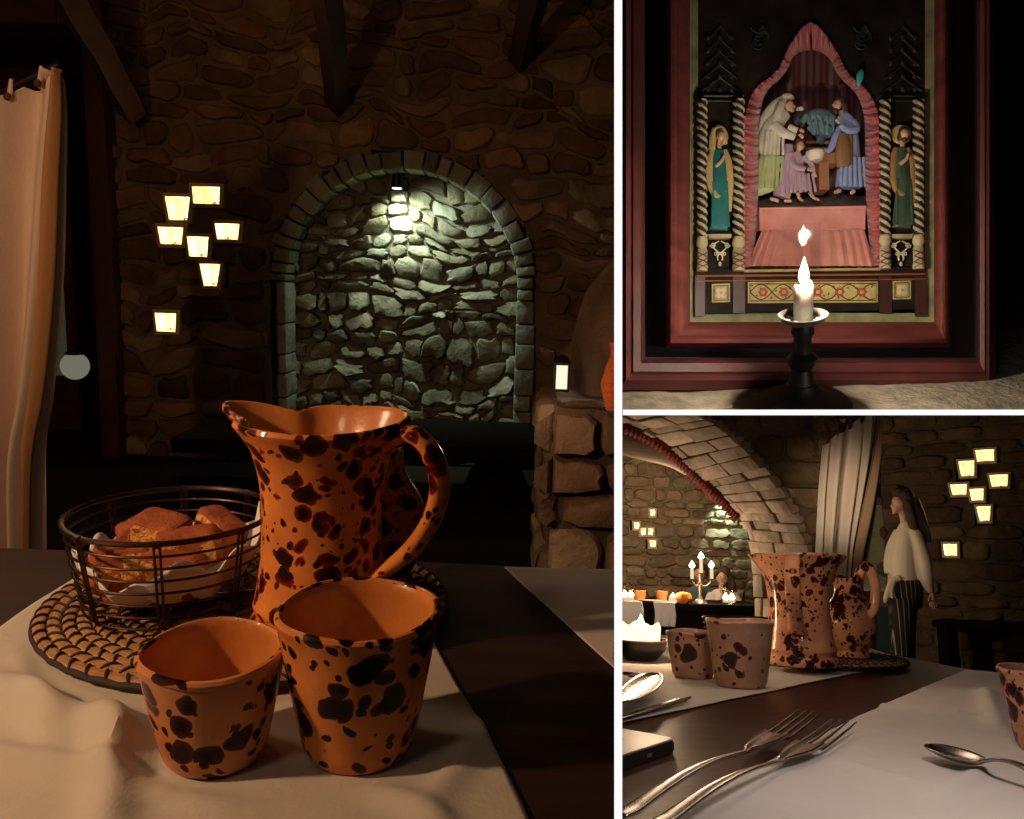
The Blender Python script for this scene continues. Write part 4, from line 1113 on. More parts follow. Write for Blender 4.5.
# workbench, cloth, rock, wheel
t = thing('workbench', 'tiny painted workbench heaped with grey teal cloth behind the child figurine', 'workbench', (0,0,0))
def r0(name, mat, ch, **k): return relief(name, t, mat, ch, y0=1.068, **k)
r0('teal_cloth', PTL, [[(806,120,0,6),(816,117,-2,8),(828,118,0,7),(835,126,0,6)],[(810,124,-3,7),(820,132,-4,8),(830,132,-3,6)],[(806,116,-4,3),(800,124,-2,4)],[(820,138,-3,5),(818,145,-3,3.6)]]+[[(806+k*6,118,-8,1.4),(810+k*5,138,-9,1.5)] for k in range(5)])
for q_ in ([(812,112,2,2.6),(838,112,2,2.6)],[(806,142,0,2),(836,142,0,2)],[(806,149,0,2),(832,149,0,2)]): r0('board', PBR, [q_])
bm = BM(); box(bm, S(812,195,1.075), S(829,160,1.05), .0006)
box(bm, S(808,163,1.05), S(833,158,1.075), .0006); obj('block', bm, plain('brick brown paint', (.34,.14,.07), .6), t, smooth=False)
t = thing('round_basket', 'pale round wicker basket on the tiny workbench between child and man', 'basket', S(815,154,1.035))
bm = BM(); r_ = 9*1.035/F; lathe(bm, [(0,-r_*.8),(r_*.7,-r_*.75),(r_*.95,-r_*.2),(r_,.1*r_),(r_*.9,.35*r_),(r_*.6,.3*r_),(0,.45*r_)], 30, fn=lambda p,a,r,z: p*(1+.03*math.sin(a*12))); obj('basket_body', bm, PCR, t)
bm = BM(); tube(bm, [(r_*.95*math.cos(a), r_*.95*math.sin(a), r_*.3) for a in [2*PI*k/30 for k in range(30)]], .0009, 6, closed=True); obj('rim', bm, PBR, t)
t = thing('rock_base', 'grey brown rocky base carrying the painted figurines on the rose satin plinth', 'base', (0,0,0))
bm = BM()
def rock(u, v):
    x = 757+(868-757)*u; y = 210-14*v - 4*v*abs(nz((u*9,0,0),1,5)); return S(x, y, 1.029+.075*v+.005*nz((u*24,v*9,0),1,6))
gridsurf(bm, rock, 90, 12); obj('ground', bm, PBK, t)
rk = thing('plaster_head', 'small pale round plaster shape above the shoulder of the veiled woman', 'ornament', S(800,109,1.07))
bm = BM(); ball(bm, (0,0,0), (.0052,.004,.0034), 14)
obj('cap', bm, PCR, rk); bm = BM(); ball(bm, (-.001,.001,-.012), (.009,.006,.010), 14); obj('dark_head', bm, plain('charcoal paint', (.05,.045,.04), .6), rk)

# leaning glass that mirrors the flame
Fp = S(801, 266, .84); Mp = S(801, 236, 1.075)
n = (Fp-Mp).normalized(); mid = (Fp+Mp)/2
q = n.to_track_quat('Z', 'Y').to_matrix().to_4x4()
bm = BM(); box(bm, (-.022,-.030,-.0004), (.022,.030,.0004))
for v in bm.verts: v.co = q @ v.co + mid
obj('glass_pane', bm, glass_mat('clear glass', .05, .03), FRAME, smooth=False)

# ---- ledge and candlestick (upright frame)
LP = ROOM2.inverted() @ (SHRINE @ S(800, 388, .945))
PP = ROOM2.inverted() @ (SHRINE @ S(803, 319, .84))
setroom(ROOM2)
ZL = LP.z
bm = BM(); 
def led(u, v): 
    x = LP.x-.45+.9*u; y = LP.y-.30+.5*v; return Vector((x, y, ZL+.004*nz((x,y,0),14,3)+.002*nz((x,y,0),60,4)))
gridsurf(bm, led, 90, 50)
box(bm, (LP.x-.45, LP.y-.30, ZL-.05), (LP.x+.45, LP.y+.2, ZL-.006))
struct('trim_ledge', bm, plain('dusty stone ledge', (.24,.20,.14), .95, nscale=45, var=.35, bmp=.9, bd=.004), doclip=True)
up = Matrix.Rotation(R(-5), 3, 'Y'); h = (PP.z-ZL-.004)/up[2][2]; CB = PP - up @ Vector((0,0,h))
t = thing('candlestick', 'black turned iron candlestick standing on the stone ledge before the shrine', 'candlestick', CB, tilt=Matrix.Rotation(R(-5), 4, 'Y'))
IR_ = plain('black iron', (.02,.017,.015), .45, .5)
bm = BM(); lathe(bm, [(0,0),(.050,0),(.052,.006),(.046,.012),(.030,.016),(.020,.022),(.016,.030),(0,.032)], 36); obj('foot', bm, IR_, t, doclip=True)
bm = BM(); lathe(bm, [(0,.028),(.014,.03),(.010,h*.45),(.015,h*.52),(.016,h*.58),(.010,h*.64),(.009,h*.8),(.012,h*.86),(.010,h-.004),(0,h-.004)], 24); obj('stem', bm, IR_, t, doclip=True)
bm = BM(); lathe(bm, [(0,h-.006),(.014,h-.005),(.021,h-.001),(.0245,h+.004),(.0255,h+.0045),(.025,h+.0055),(.022,h+.003),(.012,h-.001),(0,h-.001)], 40); obj('drip_plate', bm, plain('tarnished pewter', (.22,.20,.17), .5, .5, nscale=60, var=.4), t)
cp = PP
t = thing('candle', 'short cream candle burning on the black candlestick', 'candle', cp, tilt=Matrix.Rotation(R(-5), 4, 'Y'))
bm = BM(); ch = .036
lathe(bm, [(0,-.0005),(.0098,-.0005),(.0098,ch*.5),(.0095,ch*.93),(.0085,ch),(.006,ch-.002),(0,ch-.003)], 32, fn=lambda p,a,r,z: Vector((p.x*(1+.03*nz((a*2,z*60,0),1,2)), p.y*(1+.03*nz((a*2,z*60,1),1,2)), z+(.003*max(0, math.cos(a-.3))**4+.0012*math.sin(3*a) if z > ch*.9 and r > .004 else 0))))
obj('wax', bm, plain('candle wax', (.85,.78,.62), .4, sss=.3, bmp=0), t)
bm = BM(); tube(bm, [(0,0,ch-.003),(.0005,0,ch+.003),(.001,0,ch+.006)], .0007, 6); obj('wick', bm, BLK, t)
obj('flame', flame_bm(.029, .0054, (0,0,ch+.001)), emis('bright candle flame', (1,.80,.48), 32), t)
bm = BM()
rnd = random.Random(2)
for k in range(14):
    a = rnd.random()*6.28; r_ = rnd.uniform(.011,.017); ball(bm, (r_*math.cos(a), r_*math.sin(a), .0005), (rnd.uniform(.002,.004),rnd.uniform(.002,.004),.0015), 8)
obj('wax_drips', bm, WAX, t)
fl = cp + up @ Vector((0,0,ch+.016))
light('candle_flame', fl + Vector((0,-.004,.0)), 6.2, (1,.84,.66), .006)
light('shrine_dim', ROOM2.inverted() @ (SHRINE @ S(800, 60, .60)), 2.6, (1,.90,.80), .05, 'SPOT', ROOM2.inverted() @ (SHRINE @ S(811, 160, 1.05)), 30, 1)
# ================================================================== ROOM 3 : the dining room seen across the table
setroom(ROOM3)
T3 = .75
def P3(px, py, z=T3): return atz(px, py, z)
def V2(p): return Vector((p.x, p.y))
S3 = stone_mat('warm arch stone', (1.0,.95,.85), .9, 1.0)
STEEL = plain('brushed steel', (.36,.33,.31), .27, 1.0, var=.05, bmp=.05)
# ---- shell
bm = BM(); box(bm, (-1,0,-.05), (9,10,0)); struct('floor', bm, FLOOR, smooth=False, doclip=True); 
bm = BM(); box(bm, (-1,0,3.3), (9,10,3.35)); struct('ceiling', bm, DARKWALL, smooth=False, doclip=True)
# far rubble wall
y0 = 8.0; a = aty(590, 570, y0); b = aty(850, 570, y0)
N3 = [(652,513,5,6), (636,526,5,6), (642.5,532,5,6), (650,532,5,6), (652,544,6,6)]
def h3(u, v):
    for n in N3:
        c = aty(n[0], n[1], y0)
        if abs(a.x+u-c.x) < n[2]/2*y0/F+.02 and abs(v-c.z) < n[3]/2*y0/F+.02: return True
    return False
bm = stones((a.x,y0,0),(1,0,0),(0,0,1),(0,-1,0), b.x-a.x, 2.7, .10, .19, .045, .006, h3, 31, jit=.9, warp=.0, cell=.03,
            cols=[(.44,.33,.24),(.40,.30,.21),(.52,.41,.30),(.36,.28,.20),(.42,.34,.26)], mortar=(.36,.28,.19))
struct('wall_rear', bm, S3, doclip=True)
L3 = ['tiny tea light in the highest niche of the distant wall', 'tiny tea light in the leftmost niche of the distant wall', 'tiny tea light, left of the pair in the distant wall', 'tiny tea light, right of the pair in the distant wall', 'tiny tea light in the lowest niche of the distant wall']
for i, n in enumerate(N3):
    c = aty(n[0], n[1], y0); hw, hh = n[2]/2*y0/F, n[3]/2*y0/F
    bm, M = lamp_niche(c, hw, hh, .8); struct('trim_%d' % trim, bm, PLASTER, loc=(0,0,0), tilt=M, smooth=False); trim += 1
    tealight(c+Vector((0,.02,-hh+.001)), .9, L3[i], 'tea lights in the distant wall'); light('niche_glow', c+Vector((0,.01,0)), .30, (1,.74,.46), .01)
# green spot on the far wall
c = aty(722, 499, y0-.12)
t = thing('wall_spotlight', 'small spotlight throwing a pale green glow on the distant stone wall', 'spotlight', c)
bm = BM(); tube(bm, [(0,0,.05),(0,0,-.02)], [.02,.028], 14); obj('housing', bm, BLACKMETAL, t)
bm = BM(); tube(bm, [(0,.0,.04),(0,.10,.06)], .008, 6); obj('bracket', bm, BLACKMETAL, t)
light('green_spot', c+Vector((0,-.02,-.04)), 16, (.62,1,.72), .02, 'SPOT', c+Vector((.05,.12,-.25)), 110, .8)
# arch between the rooms : front curve and far curve of the soffit
OC = [(640,370),(690,403),(717,419),(741,437),(762,458),(782,483),(798,510),(809,535),(816,562),(819,600),(820,690)]
IC = [(560,395),(618,418),(652,432),(680,452),(702,473),(722,492),(738,508),(750,531),(756,560),(758,600),(758,690)]
YA, YB = 4.3, 4.95
oc = spline([aty(x, y, YA) for x, y in OC], 12); ic = spline([aty(x, y, YB) for x, y in IC], 12)
bm = BM(); lay = bm.verts.layers.float_color.new('stone')
V = []
for p, q in zip(oc, ic):
    row = [bm.verts.new(p.lerp(q, k/6)+Vector((.012,0,.012))) for k in range(7)]
    for v in row: v[lay] = (.34,.26,.18,1)
    V.append(row)
for A, B in zip(V, V[1:]):
    for k in range(6): bm.faces.new((A[k], A[k+1], B[k+1], B[k]))
rnd = random.Random(12); f = 2.0; N_ = len(oc)-1
def onarch(s, t):
    i = min(int(s), N_-1); return oc[i].lerp(oc[i+1], s-i).lerp(ic[i].lerp(ic[i+1], s-i), t)
while f < N_-1:
    df = rnd.uniform(4.0, 7.5); e = min(N_-.01, f+df); tt = 0
    while tt < .98:
        dt_ = rnd.uniform(.28, .55); t1 = min(1, tt+dt_); t1 = 1 if t1 > .9 else t1
        g = .012
        q = [onarch(f+.12,tt+g), onarch(e-.12,tt+g), onarch(e-.12,t1-g), onarch(f+.12,t1-g)]
        nn_ = (q[1]-q[0]).cross(q[3]-q[0]).normalized()
        if nn_.dot(Vector((-1,0,-1))) < 0: nn_ = -nn_
        hgt = rnd.uniform(.02,.045); k = rnd.uniform(.8,1.15); col = tuple(x*k for x in rnd.choice([(.56,.46,.36),(.48,.39,.30),(.62,.51,.40),(.42,.34,.27)]))
        hexa(bm, [x-nn_*.02 for x in q]+[x+nn_*(hgt+rnd.uniform(-.006,.006)) for x in q], col, .010, lay=lay)
        tt = t1
    f = e
struct('trim_arch', bm, S3, doclip=True)
ox = [p for p in oc]
def arch_hole(u, v):
    x = oc[0].x+u
    best = None
    for p, q in zip(oc, oc[1:]):
        if (p.x-x)*(q.x-x) <= 0 and abs(q.x-p.x) > 1e-6:
            zc = p.z+(q.z-p.z)*(x-p.x)/(q.x-p.x); best = zc if best is None else max(best, zc)
    if best is None: return x < oc[0].x
    return v < best
xe = aty(838, 500, YA).x
bm = stones((oc[0].x,YA,0),(1,0,0),(0,0,1),(0,-1,0), xe-oc[0].x, 3.0, .13, .24, .035, .012, arch_hole, 41, jit=.5, cell=.03, cols=[(.24,.18,.11),(.20,.14,.09),(.28,.21,.13)], mortar=(.18,.13,.09))
struct('wall_arch', bm, S3, doclip=True)
# red fringe along the far edge of the arch
bm = BM(); pts = [p+Vector((-.01,-.02,-.015)) for p in ic[6:76]]
top = pts; 
dens = []
for p, q in zip(pts, pts[1:]):
    for k in range(2): dens.append(p.lerp(q, k/2))
rows = []
for i, p in enumerate(dens):
    tg = (dens[min(i+1,len(dens)-1)]-dens[max(i-1,0)]).normalized(); dn = Vector((-abs(tg.z)*.8-.15, 0, -1)).normalized()
    ln = .050+.022*abs(math.sin(i*.9)); rows.append([p, p+dn*ln*.5+Vector((0,-.012*(1+math.sin(i*1.8)),0)), p+dn*ln])
VV = [[bm.verts.new(x) for x in r] for r in rows]
for A, B in zip(VV, VV[1:]):
    for k in range(2): bm.faces.new((A[k],A[k+1],B[k+1],B[k]))
o = obj('arch_fringe', bm, plain('dark red wool fringe', (.20,.035,.02), .9, nscale=60), None, label='dark red scalloped fringe hanging along the inner edge of the stone arch', cat='fringe', doclip=True); solid(o, .010, 0)
# beam in the room beyond
bm = BM(); pts = [aty(596,436,6.4), aty(640,447,6.4), aty(672,455,6.4), aty(694,466,6.4)]
tube(bm, [p for p in spline(pts, 5)], [.10]*15+[.07], 12)
obj('ceiling_beam', bm, wood_mat('grey brown oak', (.07,.045,.028), (.13,.085,.05), .8), None, label='rough grey brown beam end seen through the stone arch', cat='beam', doclip=True)
# right hand niche wall, turned towards the table
yaw = R(-40); U = Vector((math.cos(yaw), math.sin(yaw), 0)); NW = Vector((math.sin(yaw), -math.cos(yaw), 0))
A0 = aty(886, 570, 7.5); A0.z = 0
N7 = [(968,469,15,16,.78,'tea light in the upper left niche of the wall beyond the standing woman'), (986,456,17,12,.9,'tea light in the topmost niche of the wall beyond the standing woman'), (960,490,16,11,.8,'tea light in the leftmost niche of the wall beyond the woman'),
      (978,495,13,12,.8,'tea light in the middle niche of the wall beyond the woman'), (1000,481,17,12,.8,'tea light in the rightmost niche of the wall beyond the woman'), (985,514,13,15,.65,'tea light in the tall tapered niche under the cluster, beyond the woman'), (951.5,550,13,12,.9,'tea light in the lowest niche, right of the standing woman')]
def h7(u, v):
    for n in N7:
        c = onplane(n[0], n[1], A0, NW); cu = (c-A0).dot(U); d = (c-eye()).length/F
        if abs(u-cu) < n[2]/2*d*1.0+.015 and abs(v-c.z) < n[3]/2*d+.015: return True
    return False
bm = stones(A0, U, (0,0,1), NW, 3.0, 2.9, .15, .30, .035, .014, h7, 51, cell=.03, jit=.4, cols=[(.155,.10,.065),(.13,.085,.055),(.18,.125,.085),(.11,.075,.05)], mortar=(.11,.085,.06))
struct('wall_side', bm, S3, doclip=True)
for n in N7:
    c = onplane(n[0], n[1], A0, NW); d = (c-eye()).length/F; hw, hh = n[2]/2*d*.82, n[3]/2*d*.82
    bm, M = lamp_niche(c, hw, hh, n[4], yaw); 
    sh = Matrix.Identity(4)
    struct('trim_%d' % trim, bm, PLASTER, loc=(0,0,0), tilt=M, smooth=False); trim += 1
    tealight(c-NW*.02+Vector((0,0,-hh+.001)), 1.0, n[5], 'tea lights in the side wall niches'); light('niche_glow', c-NW*.01+Vector((0,0,hh*.1)), .45, (1,.76,.50), .012)
# dark bench by that wall
c = onplane(985, 622, A0+NW*.35, NW)
t = thing('wall_bench', 'dark wooden bench against the stone wall under the niches, half hidden by the table', 'bench', (c.x,c.y,0), yaw)
bm = BM(); box(bm, (-.35,-.2,c.z-.05), (1.2,.2,c.z), .006); obj('seat', bm, plain('black stained wood', (.01,.01,.01), 1), t)
for x in (-.28, 1.1):
    bm = BM(); box(bm, (x-.04,-.18,0), (x+.04,.18,c.z-.05), .004); obj('leg', bm, plain('black stained wood', (.01,.01,.01), 1), t)
# door recess; dim green wall light is coloured into the door pane
yd = 7.9
bm = BM(); box(bm, (aty(812,500,yd).x, yd+.05, 0), (aty(900,500,yd).x, yd+.1, 3)); struct('wall_recess', bm, DARKWALL, smooth=False)
l_, r_ = aty(862,560,yd), aty(899,560,yd)
t = thing('door_2', 'door with green lit wall colour as its pane, teal panel below, behind the standing woman', 'door', (l_.x, yd, 0)); t['kind'] = 'structure'
W_ = r_.x-l_.x; zt_, zm, zb = aty(880,505,yd).z, aty(880,588,yd).z, aty(880,600,yd).z
bm = BM(); box(bm, (0,-.02,zm), (W_,.02,zt_)); obj('pane', bm, plain('green lit wall tone', (.42,.43,.26), .35), t, smooth=False)  # olive colour stands for dim green light on an interior wall
bm = BM(); box(bm, (-.02,-.06,zm-.03), (W_+.02,.02,zm), .004); obj('sill', bm, plain('pale blue sill', (.55,.62,.62), .5), t)
bm = BM(); box(bm, (0,-.02,zb-.06), (W_,.02,zm-.03)); obj('rail', bm, plain('ochre wood rail', (.30,.20,.10), .6), t, smooth=False)
bm = BM(); box(bm, (.04,-.02,0), (W_,.015,zb-.06)); obj('lower_panel', bm, plain('teal blue panel', (.06,.12,.13), .6), t, smooth=False)
bm = BM(); box(bm, (-.03,-.05,0), (.04,.03,zm)); box(bm, (W_-.03,-.05,0), (W_+.03,.03,zt_+.06)); box(bm, (-.03,-.05,zt_), (W_+.03,.03,zt_+.06)); obj('frame', bm, DARKWOOD, t, smooth=False)

# ---- curtain
YC3 = 4.0
rr = spline([aty(x, y, YC3) for x, y in [(884,400),(883,430),(881,470),(877,510),(871,545),(864,580),(858,620),(856,680)]], 8)
ll = spline([aty(x, y, YC3) for x, y in [(823,445),(822,460),(820,490),(819,520),(818,550),(817,590),(816,630),(816,680)]], 8)
mm_ = spline([aty(x, y, YC3) for x, y in [(876,402),(875,430),(869,470),(861,510),(854,545),(850,580),(847,620),(846,680)]], 8)
t = thing('curtain', 'tall cream curtain with a darker turned edge, hanging beside the stone arch', 'curtain', (ll[-1].x, YC3, 0)); O = Vector((ll[-1].x, YC3, 0))
def lerpL(L, v): f = v*(len(L)-1); i = min(int(f), len(L)-2); return L[i].lerp(L[i+1], f-i)
def cu3(u, v):
    a, b = lerpL(ll, v), lerpL(mm_, v); p = a.lerp(b, u); ph = u*27+1.5*math.sin(v*2+u*3)+2.2*math.sin(u*7)
    return p-O+Vector((0, .030*math.sin(ph)*(.6+.6*v)+.015*math.sin(u*13+v), -.015*abs(math.sin(u*PI*4))*max(0,1-v/.08)))
bm = BM(); gridsurf(bm, cu3, 120, 60); CCR = cloth_mat('cream cotton curtain', (.74,.66,.55), fold=False); solid(obj('fabric', bm, CCR, t, doclip=True), .003)
def cu4(u, v):
    a, b = lerpL(mm_, v), lerpL(rr, v); p = a.lerp(b, u); return p-O+Vector((0,-.035+.03*u+.02*math.sin(u*7+v*3),0))
bm = BM(); gridsurf(bm, cu4, 30, 60); solid(obj('turned_edge', bm, cloth_mat('tan curtain lining', (.40,.27,.17), fold=False), t, doclip=True), .003)
for px, py in ((826,436),(837,429),(848,422),(860,416)):
    p = aty(px, py, YC3)-O; bm = BM(); tube(bm, [p+Vector((0,0,.06)), p+Vector((.004,-.02,.02)), p+Vector((0,-.015,-.04))], [.010,.012,.008], 8); obj('tab', bm, plain('dark red tab', (.12,.04,.03), .8), t, doclip=True)

# ---- people
def body(name, parent, mat, chains, y0, vox, O, sm=3):
    bm = BM(); s = y0/F
    for ch in chains:
        if ch[0] == 'b': _, x, y, dy, rx, rz, ry = ch; ball(bm, aty(x,y,y0)+Vector((0,dy*s,0)), (rx*s,ry*s,rz*s), 14)
        else:
            tube(bm, spline([aty(a,b,y0)+Vector((0,c*s,0)) for a,b,c,r in ch], 4), spl1([r*s for a,b,c,r in ch], 4), 14)
    for v in bm.verts: v.co -= O
    o = obj(name, bm, mat, parent, mods='none'); remesh(o, vox, sm); return o
SK3 = plain('skin', (.56,.33,.23), .5, bmp=0, sss=.1); HR3 = plain('dark brown hair', (.055,.028,.016), .45, nscale=60, scale=(8,8,.6), bmp=.6, bd=.01)
BLO = cloth_mat('cream blouse cotton', (.66,.60,.48)); 
PIN = NT('pinstriped black cloth'); vv = coords(PIN); wv = PIN.N('ShaderNodeTexWave'); wv.wave_type = 'BANDS'; wv.bands_direction = 'X'; wv.inputs['Scale'].default_value = 10; wv.inputs['Distortion'].default_value = .3; PIN.L(vv, wv.inputs[0])
PIN.L(ramp(PIN, wv.outputs['Fac'], [(.90, (.010,.010,.012)), (.97, (.24,.22,.20))]), PIN.b.inputs['Base Color']); PIN.b.inputs['Roughness'].default_value = .9; PIN = PIN.m
yp = 6.3; fy = CY
base = aty(903, 600, yp); base.z = 0; O = Vector(base)
zf = lambda z, px=903: None
def pz(z):                                          # pixel row of height z at the woman's depth
    lo, hi = 400, 1200
    for _ in range(40):
        m = (lo+hi)/2
        if aty(903, m, yp).z > z: lo = m
        else: hi = m
    return lo
f0 = pz(0)
t = thing('person', 'standing woman with long brown hair, cream blouse and pinstriped trousers, in profile', 'person', base)
body('body', t, SK3, [('b',898.5,503,0,6.2,8.4,6.6), ('b',895.8,508.5,0,3.8,4.6,4.6), [(893.4,503.2,0,1.1),(891.2,506,0,1.25),(893.2,507,0,1.1)], [(893.6,509.2,0,1.3),(892.6,510.6,0,1.0)], [(892.9,512.3,0,1.0),(893.6,514.4,0,1.6)],
     ('b',899.5,505,-6.3,1.0,1.9,.8), [(901,510,0,3.8),(903.5,517,0,3.6),(905,526,0,4.6)], [(905,526,0,6),(906,548,0,8.5),(905,570,0,8),(906,588,0,9)],
     [(912,531,-9,3.8),(922,556,-10,3.2),(925.5,578,-10,2.6),(926.5,592,-10,2.0)], [(905,531,9,3.8),(898,553,12,3.2),(895,575,10,2.4),(893,583,8,2)],
     [(903,590,-4,7),(900,640,-4,5.6),(898.5,f0-6,-4,3.4)], [(907,590,4,7),(908,640,4,5.6),(908,f0-6,4,3.4)]], yp, .009, O, 2)
bmh = [[(926.5,590,-10,2.0),(927.2,596,-10,2.7),(927.6,600,-10,2.7)], [(925.8,600,-9.6,.95),(924.6,604,-10,.85),(924.8,606.5,-10.6,.7)], [(927,600.5,-10.4,.95),(926.4,606,-10.8,.85),(926.8,608.8,-11.4,.7)], [(928.4,600.5,-10.6,.95),(928.4,606,-11,.85),(929,608.4,-11.6,.7)], [(929.7,600,-10.4,.85),(930.4,604.6,-10.8,.75),(931,606.6,-11,.6)], [(925,595,-10.6,1.1),(922.8,598.6,-11.4,.95),(922.4,601,-12,.75)]]
body('hand', t, SK3, bmh, yp, .0035, O, 1)
body('hair', t, HR3, [('b',904.5,498,0,9.6,12,9.6), ('b',899.5,493.5,0,7.4,6.6,7.4), [(909,500,0,9.5),(914,514,0,10),(918,527,0,9.4),(921,538,0,7),(923,545,0,3)], [(904,502,-6.5,4.4),(906,514,-8,4.8),(909,528,-9,4),(911,536,-9,2)], [(905,502,6,4.4),(907,516,7,4.4)], [(920,520,-6,3),(924,534,-7,3),(926,543,-7,1.6)]], yp, .008, O, 2)
body('blouse', t, BLO, [[(906,522,0,5.0),(906,530,0,8.4),(904.5,545,0,10.2),(903.5,560,0,11.2),(903.5,572,0,12),(904.5,582,0,11.6)], [(909,529,-7,5),(914,545,-10,5.8),(918,562,-11,6.8),(920.5,578,-11,6.6),(924,588,-10.6,4.4),(925.8,592,-10,3.0)], [(903,531,8,5),(897,546,10,5.4),(894,562,11,5),(892,574,9,3.4)],
     [(916,533,2,5.0),(920,560,3,5.0),(919,580,3,5)]], yp, .009, O, 4)
body('blouse_tie', t, BLO, [[(895,578,-9,3.6),(888,581,-9,3.0),(885,588,-9,2.9),(882.5,598,-8,2.8),(881.5,603,-8,1.0)], [(889,581,-10,2.2),(886.5,590,-11,2.2),(887.5,598,-11,1.3)]], yp, .006, O, 2)
body('trousers', t, PIN, [[(906,579,0,13.4),(907,592,1,15.2),(906,606,1,14.6)], [(903,600,-4,11.2),(900,635,-4,9.2),(899,f0-8,-4,8.2)], [(908,600,4,11),(908,635,4,8.8),(908,f0-8,4,8)]], yp, .010, O, 3)
for dx, dy in ((-2,-4),(6,4)):
    body('shoe', t, BLK, [[(903+dx,f0-3,dy,3.6),(897+dx,f0-2.4,dy,3.0),(890+dx,f0-1.8,dy,2.0)]], yp, .007, O, 1)

# far table with its diners
yt3 = 6.0; zt3 = aty(690, 604, yt3-.4).z
t = thing('far_table', 'dark long table in the room beyond the arch, laid with candles', 'table', (aty(680,600,yt3).x, yt3, 0)); O = t.location.copy()
xa, xb = aty(560,600,yt3).x-O.x, aty(768,600,yt3).x-O.x
bm = BM(); box(bm, (xa,-.4,zt3-.05), (xb,.4,zt3), .006); obj('tabletop', bm, plain('black stained wood', (.01,.01,.01), 1), t, doclip=True)
bm = BM(); box(bm, (xa,-.38,zt3-.42), (xb-.02,-.35,zt3-.05)); obj('apron', bm, plain('black stained wood', (.01,.01,.01), 1), t, smooth=False, doclip=True)
for x in (xa+.5, xb-.1):
    bm = BM(); box(bm, (x-.05,-.3,0), (x+.05,.3,zt3-.05), .005); obj('leg', bm, plain('black stained wood', (.01,.01,.01), 1), t, doclip=True)
for (x0, x1, lb, g) in ((600,642,'pale cloth hanging over the far table edge at the left of the arch','a'), (653,674,'narrow pale cloth hanging over the far table edge, left of the candelabra','b')):
    X0, X1 = aty(x0,604,yt3-.4).x, aty(x1,604,yt3-.4).x; Z1 = aty(650,627,yt3-.4).z
    def ov(u, v, X0=X0, X1=X1):
        x = X0+(X1-X0)*u
        if v < .5: return Vector((x, yt3-.40-.008+.7*(.5-v), zt3+.006+.002*math.sin(u*9)))
        k = (v-.5)*2; return Vector((x+.01*math.sin(k*3), yt3-.412-.01*abs(math.sin(u*8))*k, zt3+.006+(Z1-zt3)*k))
    bm = BM(); gridsurf(bm, ov, 20, 24); solid(obj('table_cloth', bm, LINEN2, None, label=lb, cat='tablecloth', doclip=True), .003)
DEN = cloth_mat('blue grey jacket', (.10,.14,.17)); PINK = cloth_mat('white knit top', (.60,.55,.48))
ys = 6.75
def seated(lab, cx, hy, top, hair, hairch, extra, ys=6.75):
    b = aty(cx, 600, ys); b.z = .0; O = Vector(b); t = thing('person', lab, 'person', b)
    body('body', t, SK3, [('b',cx,hy,0,5.6,7.6,6.2), ('b',cx-.6,hy+4,-1.5,4.2,4.4,4.4), [(cx-.8,hy-.5,-6,.9),(cx-.9,hy+2,-7,1.2)], ('b',cx+5.6,hy+1,0,.9,1.8,1.2), ('b',cx-5.6,hy+1,0,.9,1.8,1.2), [(cx,hy+6,0,3.2),(cx,hy+14,0,3.4)], [(cx,hy+14,0,7),(cx,hy+34,0,9),(cx,hy+52,0,9)]], ys, .010, O, 2)
    for k in (-1, 1):
        ex = Vector; bm = None
        body('eye', t, plain('dark eye', (.02,.012,.01), .3), [('b',cx+k*2.2-.6,hy-.6,-5.6,.8,.5,.5)], ys, .0022, O, 0)
    body('hair', t, hair, hairch, ys, .010, O, 2)
    body('top', t, top, [[(cx,hy+12,0,6),(cx,hy+17,0,11),(cx,hy+30,0,12),(cx,hy+50,0,12)]]+extra[0], ys, .010, O, 3)
    for h_ in extra[1]: body('hand', t, SK3, h_, ys, .004, O, 1)
    body('legs', t, BLK, [[(cx-5,hy+52,-2,8),(cx-6,hy+54,-18,7),(cx-6,hy+56,-34,6),(cx-6,hy+100,-34,4.6)], [(cx+5,hy+52,-2,8),(cx+6,hy+54,-18,7),(cx+6,hy+56,-34,6),(cx+6,hy+100,-34,4.6)]], ys, .012, O, 2)
    return t
def fingers(x, y, dy, dx=1):
    return [[(x,y+5,dy,1.6),(x,y,dy,2.2),(x+.2*dx,y-2,dy,2.1)]] + [[(x+k*1.05-.6,y-2.5,dy,.62),(x+k*1.05-.4+.5*dx,y-5.2-.6*(1-abs(k)*.5),dy+.3,.56),(x+k*1.0+.9*dx,y-6.6-.6*(1-abs(k)*.5),dy+1.4,.48)] for k in (-1.5,-.5,.5,1.5)] + [[(x+1.6*dx,y,dy,.8),(x+3.0*dx,y-2.2,dy+.4,.7),(x+3.4*dx,y-4,dy+1,.55)]]
seated('dark haired person in a white top resting chin on hand, seated beyond the far candelabra', 722, 577, PINK, HR3,
       [('b',724,573.5,1.5,7.4,7.6,7),[(729,576,1,4.6),(731,585,1,5),(733,595,1,4.4)],[(718,571,-1,3.4),(716.5,577,1,2.2)]],
       ([[(712,594,-2,5),(706,606,-8,4.4),(713,603,-14,3.8),(719,594,-11,3.2)],[(732,594,-2,5),(738,607,-8,4.4),(728,609,-16,3.8)]], [fingers(719.5,589.5,-9,1), [[(728,609,-16,2),(722,609,-18,2.2)],[(720,608,-18,.7),(716,609,-18,.6)],[(720,609,-18.5,.7),(715.5,610,-18.5,.6)],[(720,610,-18.5,.7),(716,611,-18.5,.6)],[(720.5,611,-18,.6),(717,612,-18,.5)],[(723,607,-18,.8),(720,605.5,-18.5,.6)]]]))
